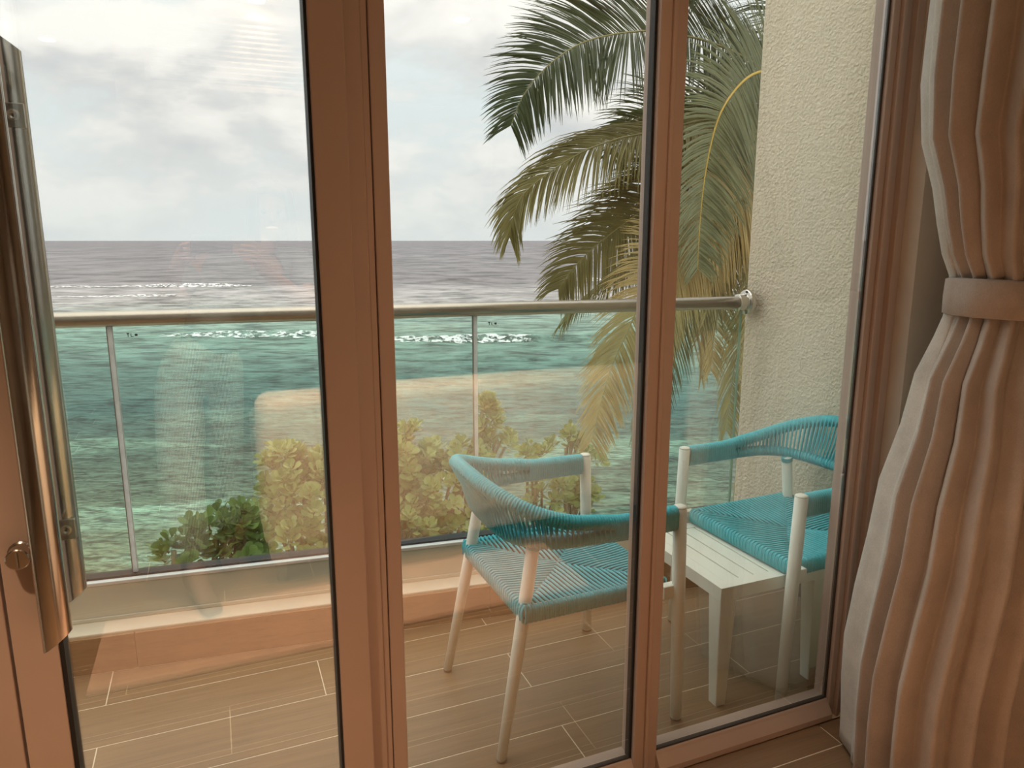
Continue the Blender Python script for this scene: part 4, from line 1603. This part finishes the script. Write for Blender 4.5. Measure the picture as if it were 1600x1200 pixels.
per = thing('person', 'barefoot person in striped trousers holding up a phone, mirrored in the glass', 'person', (-0.10, -0.25, 0))
nd = {'pelvis': ((-0.07, -0.34, 0.90), (0.15, 0.11)), 'waist': ((0.0, -0.34, 1.05), (0.125, 0.095)), 'chest': ((0.13, -0.34, 1.22), (0.155, 0.105)),
      'neckb': ((0.19, -0.37, 1.36), (0.085, 0.07)), 'neck': ((0.215, -0.38, 1.415), (0.05, 0.05)), 'jaw': ((0.235, -0.36, 1.47), (0.066, 0.075)),
      'skull': ((0.25, -0.375, 1.535), (0.078, 0.092)), 'top': ((0.256, -0.385, 1.585), (0.055, 0.065))}
ed = [('pelvis', 'waist'), ('waist', 'chest'), ('chest', 'neckb'), ('neckb', 'neck'), ('neck', 'jaw'), ('jaw', 'skull'), ('skull', 'top')]
for sg, hip, knee, ank, heel, ball, toe in (('l', (-0.15, -0.33, 0.84), (-0.17, -0.14, 0.475), (-0.15, -0.05, 0.095), (-0.16, -0.085, 0.050), (-0.10, 0.065, 0.038), (-0.08, 0.125, 0.030)),
                                            ('r', (0.0, -0.35, 0.84), (-0.015, -0.36, 0.46), (-0.03, -0.46, 0.085), (-0.03, -0.50, 0.04), (-0.02, -0.33, 0.028), (-0.015, -0.26, 0.020))):
    nd.update({sg+'hip': (hip, 0.092), sg+'knee': (knee, 0.058), sg+'calf': (tuple(Vector(knee).lerp(Vector(ank), 0.35)), 0.056), sg+'ank': (ank, 0.037),
               sg+'heel': (heel, 0.034), sg+'ball': (ball, (0.042, 0.022)), sg+'toe': (toe, (0.038, 0.015))})
    ed += [('pelvis', sg+'hip'), (sg+'hip', sg+'knee'), (sg+'knee', sg+'calf'), (sg+'calf', sg+'ank'), (sg+'ank', sg+'heel'), (sg+'ank', sg+'ball'), (sg+'ball', sg+'toe')]
for sg, sh, el, wr_ in (('l', (-0.02, -0.37, 1.31), (-0.17, -0.22, 1.16), (-0.112, -0.062, 1.31)), ('r', (0.36, -0.36, 1.33), (0.36, -0.18, 1.14), (0.175, -0.07, 1.30))):
    nd.update({sg+'sh': (sh, 0.058), sg+'el': (el, 0.040), sg+'wr': (wr_, 0.026)})
    ed += [('chest', sg+'sh'), (sg+'sh', sg+'el'), (sg+'el', sg+'wr')]
    inw = 1 if sg == 'l' else -1
    pc = Vector(wr_)+Vector((0.012*inw, 0.016, 0.045))
    nd[sg+'palm'] = (tuple(pc), (0.036, 0.016))
    ed.append((sg+'wr', sg+'palm'))
    for k, (dx, ln_) in enumerate(((-0.012, 0.030), (-0.004, 0.034), (0.004, 0.031), (0.012, 0.025))):
        b0 = pc+Vector((0.006*inw, 0.010, 0.030-0.017*k))
        b1 = b0+Vector((ln_*inw, 0.012, 0.004))
        b2 = b1+Vector((ln_*0.8*inw, -0.004, 0.002))
        nd[sg+'f%da' % k] = (tuple(b0), 0.0095)
        nd[sg+'f%db' % k] = (tuple(b1), 0.0085)
        nd[sg+'f%dc' % k] = (tuple(b2), 0.0075)
        ed += [(sg+'palm', sg+'f%da' % k), (sg+'f%da' % k, sg+'f%db' % k), (sg+'f%db' % k, sg+'f%dc' % k)]
    t0 = pc+Vector((0.018*inw, -0.022, -0.004))
    t1 = t0+Vector((0.026*inw, -0.010, 0.022))
    nd[sg+'ta'] = (tuple(t0), 0.0105)
    nd[sg+'tb'] = (tuple(t1), 0.009)
    ed += [(sg+'palm', sg+'ta'), (sg+'ta', sg+'tb')]
skin_body('body', nd, ed, 'pelvis', M['skin'], per)
grow = lambda k, f, add=0.0: (nd[k][0], tuple(q*f+add for q in nd[k][1]) if isinstance(nd[k][1], tuple) else nd[k][1]*f+add)
lo_ = lambda a, b, f, r_: (tuple(Vector(nd[a][0]).lerp(Vector(nd[b][0]), f)), r_)
tn = {'waist': (nd['waist'][0], (0.135, 0.105)), 'pelvis': grow('pelvis', 1.0, 0.022)}
te = [('waist', 'pelvis')]
for sg in 'lr':
    tn.update({sg+'hip': grow(sg+'hip', 1.0, 0.022), sg+'knee': grow(sg+'knee', 1.0, 0.030), sg+'calf': grow(sg+'calf', 1.0, 0.030), sg+'cuff': lo_(sg+'calf', sg+'ank', 0.72, 0.078)})
    te += [('pelvis', sg+'hip'), (sg+'hip', sg+'knee'), (sg+'knee', sg+'calf'), (sg+'calf', sg+'cuff')]
skin_body('trousers', tn, te, 'pelvis', M['trousers'], per)
sn = {'pelvis': ((-0.05, -0.34, 0.95), (0.168, 0.128)), 'waist': grow('waist', 1.0, 0.03), 'chest': grow('chest', 1.0, 0.022), 'neckb': grow('neckb', 1.0, 0.012)}
se = [('pelvis', 'waist'), ('waist', 'chest'), ('chest', 'neckb')]
for sg in 'lr':
    sn.update({sg+'sh': grow(sg+'sh', 1.0, 0.016), sg+'slv': lo_(sg+'sh', sg+'el', 0.75, 0.062)})
    se += [('chest', sg+'sh'), (sg+'sh', sg+'slv')]
skin_body('shirt', sn, se, 'pelvis', M['shirt'], per)
# hair: a cap falling to the shoulders behind the face
mb = MB()
rg = []
hc = Vector((0.25, -0.385, 1.54))
for k in range(9):
    a = k/8
    z = 0.108*cos(a*1.75)-max(0, a-0.55)*0.28
    rr = 0.010+0.098*sin(min(1.6, a*2.0))
    ring = []
    for i in range(25):
        th = radians(38)+radians(284)*i/24 if a > 0.42 else 2*pi*i/24
        ring.append(hc+Vector((sin(th)*rr*0.92, cos(th)*rr*1.08-0.012*a, z)))
    rg.append(ring)
mb.rings(rg, False, False)
hr = obj('hair', mb, M['hair'], per, smooth=True)
so = hr.modifiers.new('thickness', 'SOLIDIFY')
so.thickness = 0.012
# face: eyes, nose, mouth, ears
mb = MB()
for sx in (-0.030, 0.030):
    mb.lathe([(0.001, 0.0065), (0.008, 0.003), (0.010, 0.0), (0.006, -0.004)], (0.243+sx, -0.292, 1.515), 'Y', 12)
obj('eyes', mb, M['hair'], per, smooth=True, kind='stuff')
mb = MB()
mb.rings([[Vector((0.243+x, y, z)) for x, y in ((-w, -0.30), (0, -0.30+dp), (w, -0.30), (0, -0.315))] for z, w, dp in ((1.516, 0.006, 0.012), (1.490, 0.011, 0.024), (1.478, 0.015, 0.026), (1.472, 0.010, 0.008))])
obj('nose', mb, M['skin'], per, smooth=True)
mb = MB()
mb.tube([(0.219, -0.292, 1.450), (0.241, -0.281, 1.452), (0.263, -0.292, 1.450)], [0.003, 0.006, 0.003], 8)
obj('mouth', mb, M['sofa'], per, smooth=True)
# the phone held up behind the lens
CM = Matrix((rgt, CU, -CF)).transposed().to_4x4()
CM.translation = Vector((0, 0, H))
mb = MB()
mb.box(-0.058, 0.095, -0.055, 0.020, 0.014, 0.022, CM)
ph = thing('phone', 'dark phone held up in both hands of the person', 'phone', (0.03, -0.02, 1.38))
obj('case', mb, M['gasket'], ph, bevel=0.003)
mb = MB()
mb.box(-0.054, 0.091, -0.051, 0.016, 0.0221, 0.0226, CM)
obj('screen', mb, M['foot'], ph)
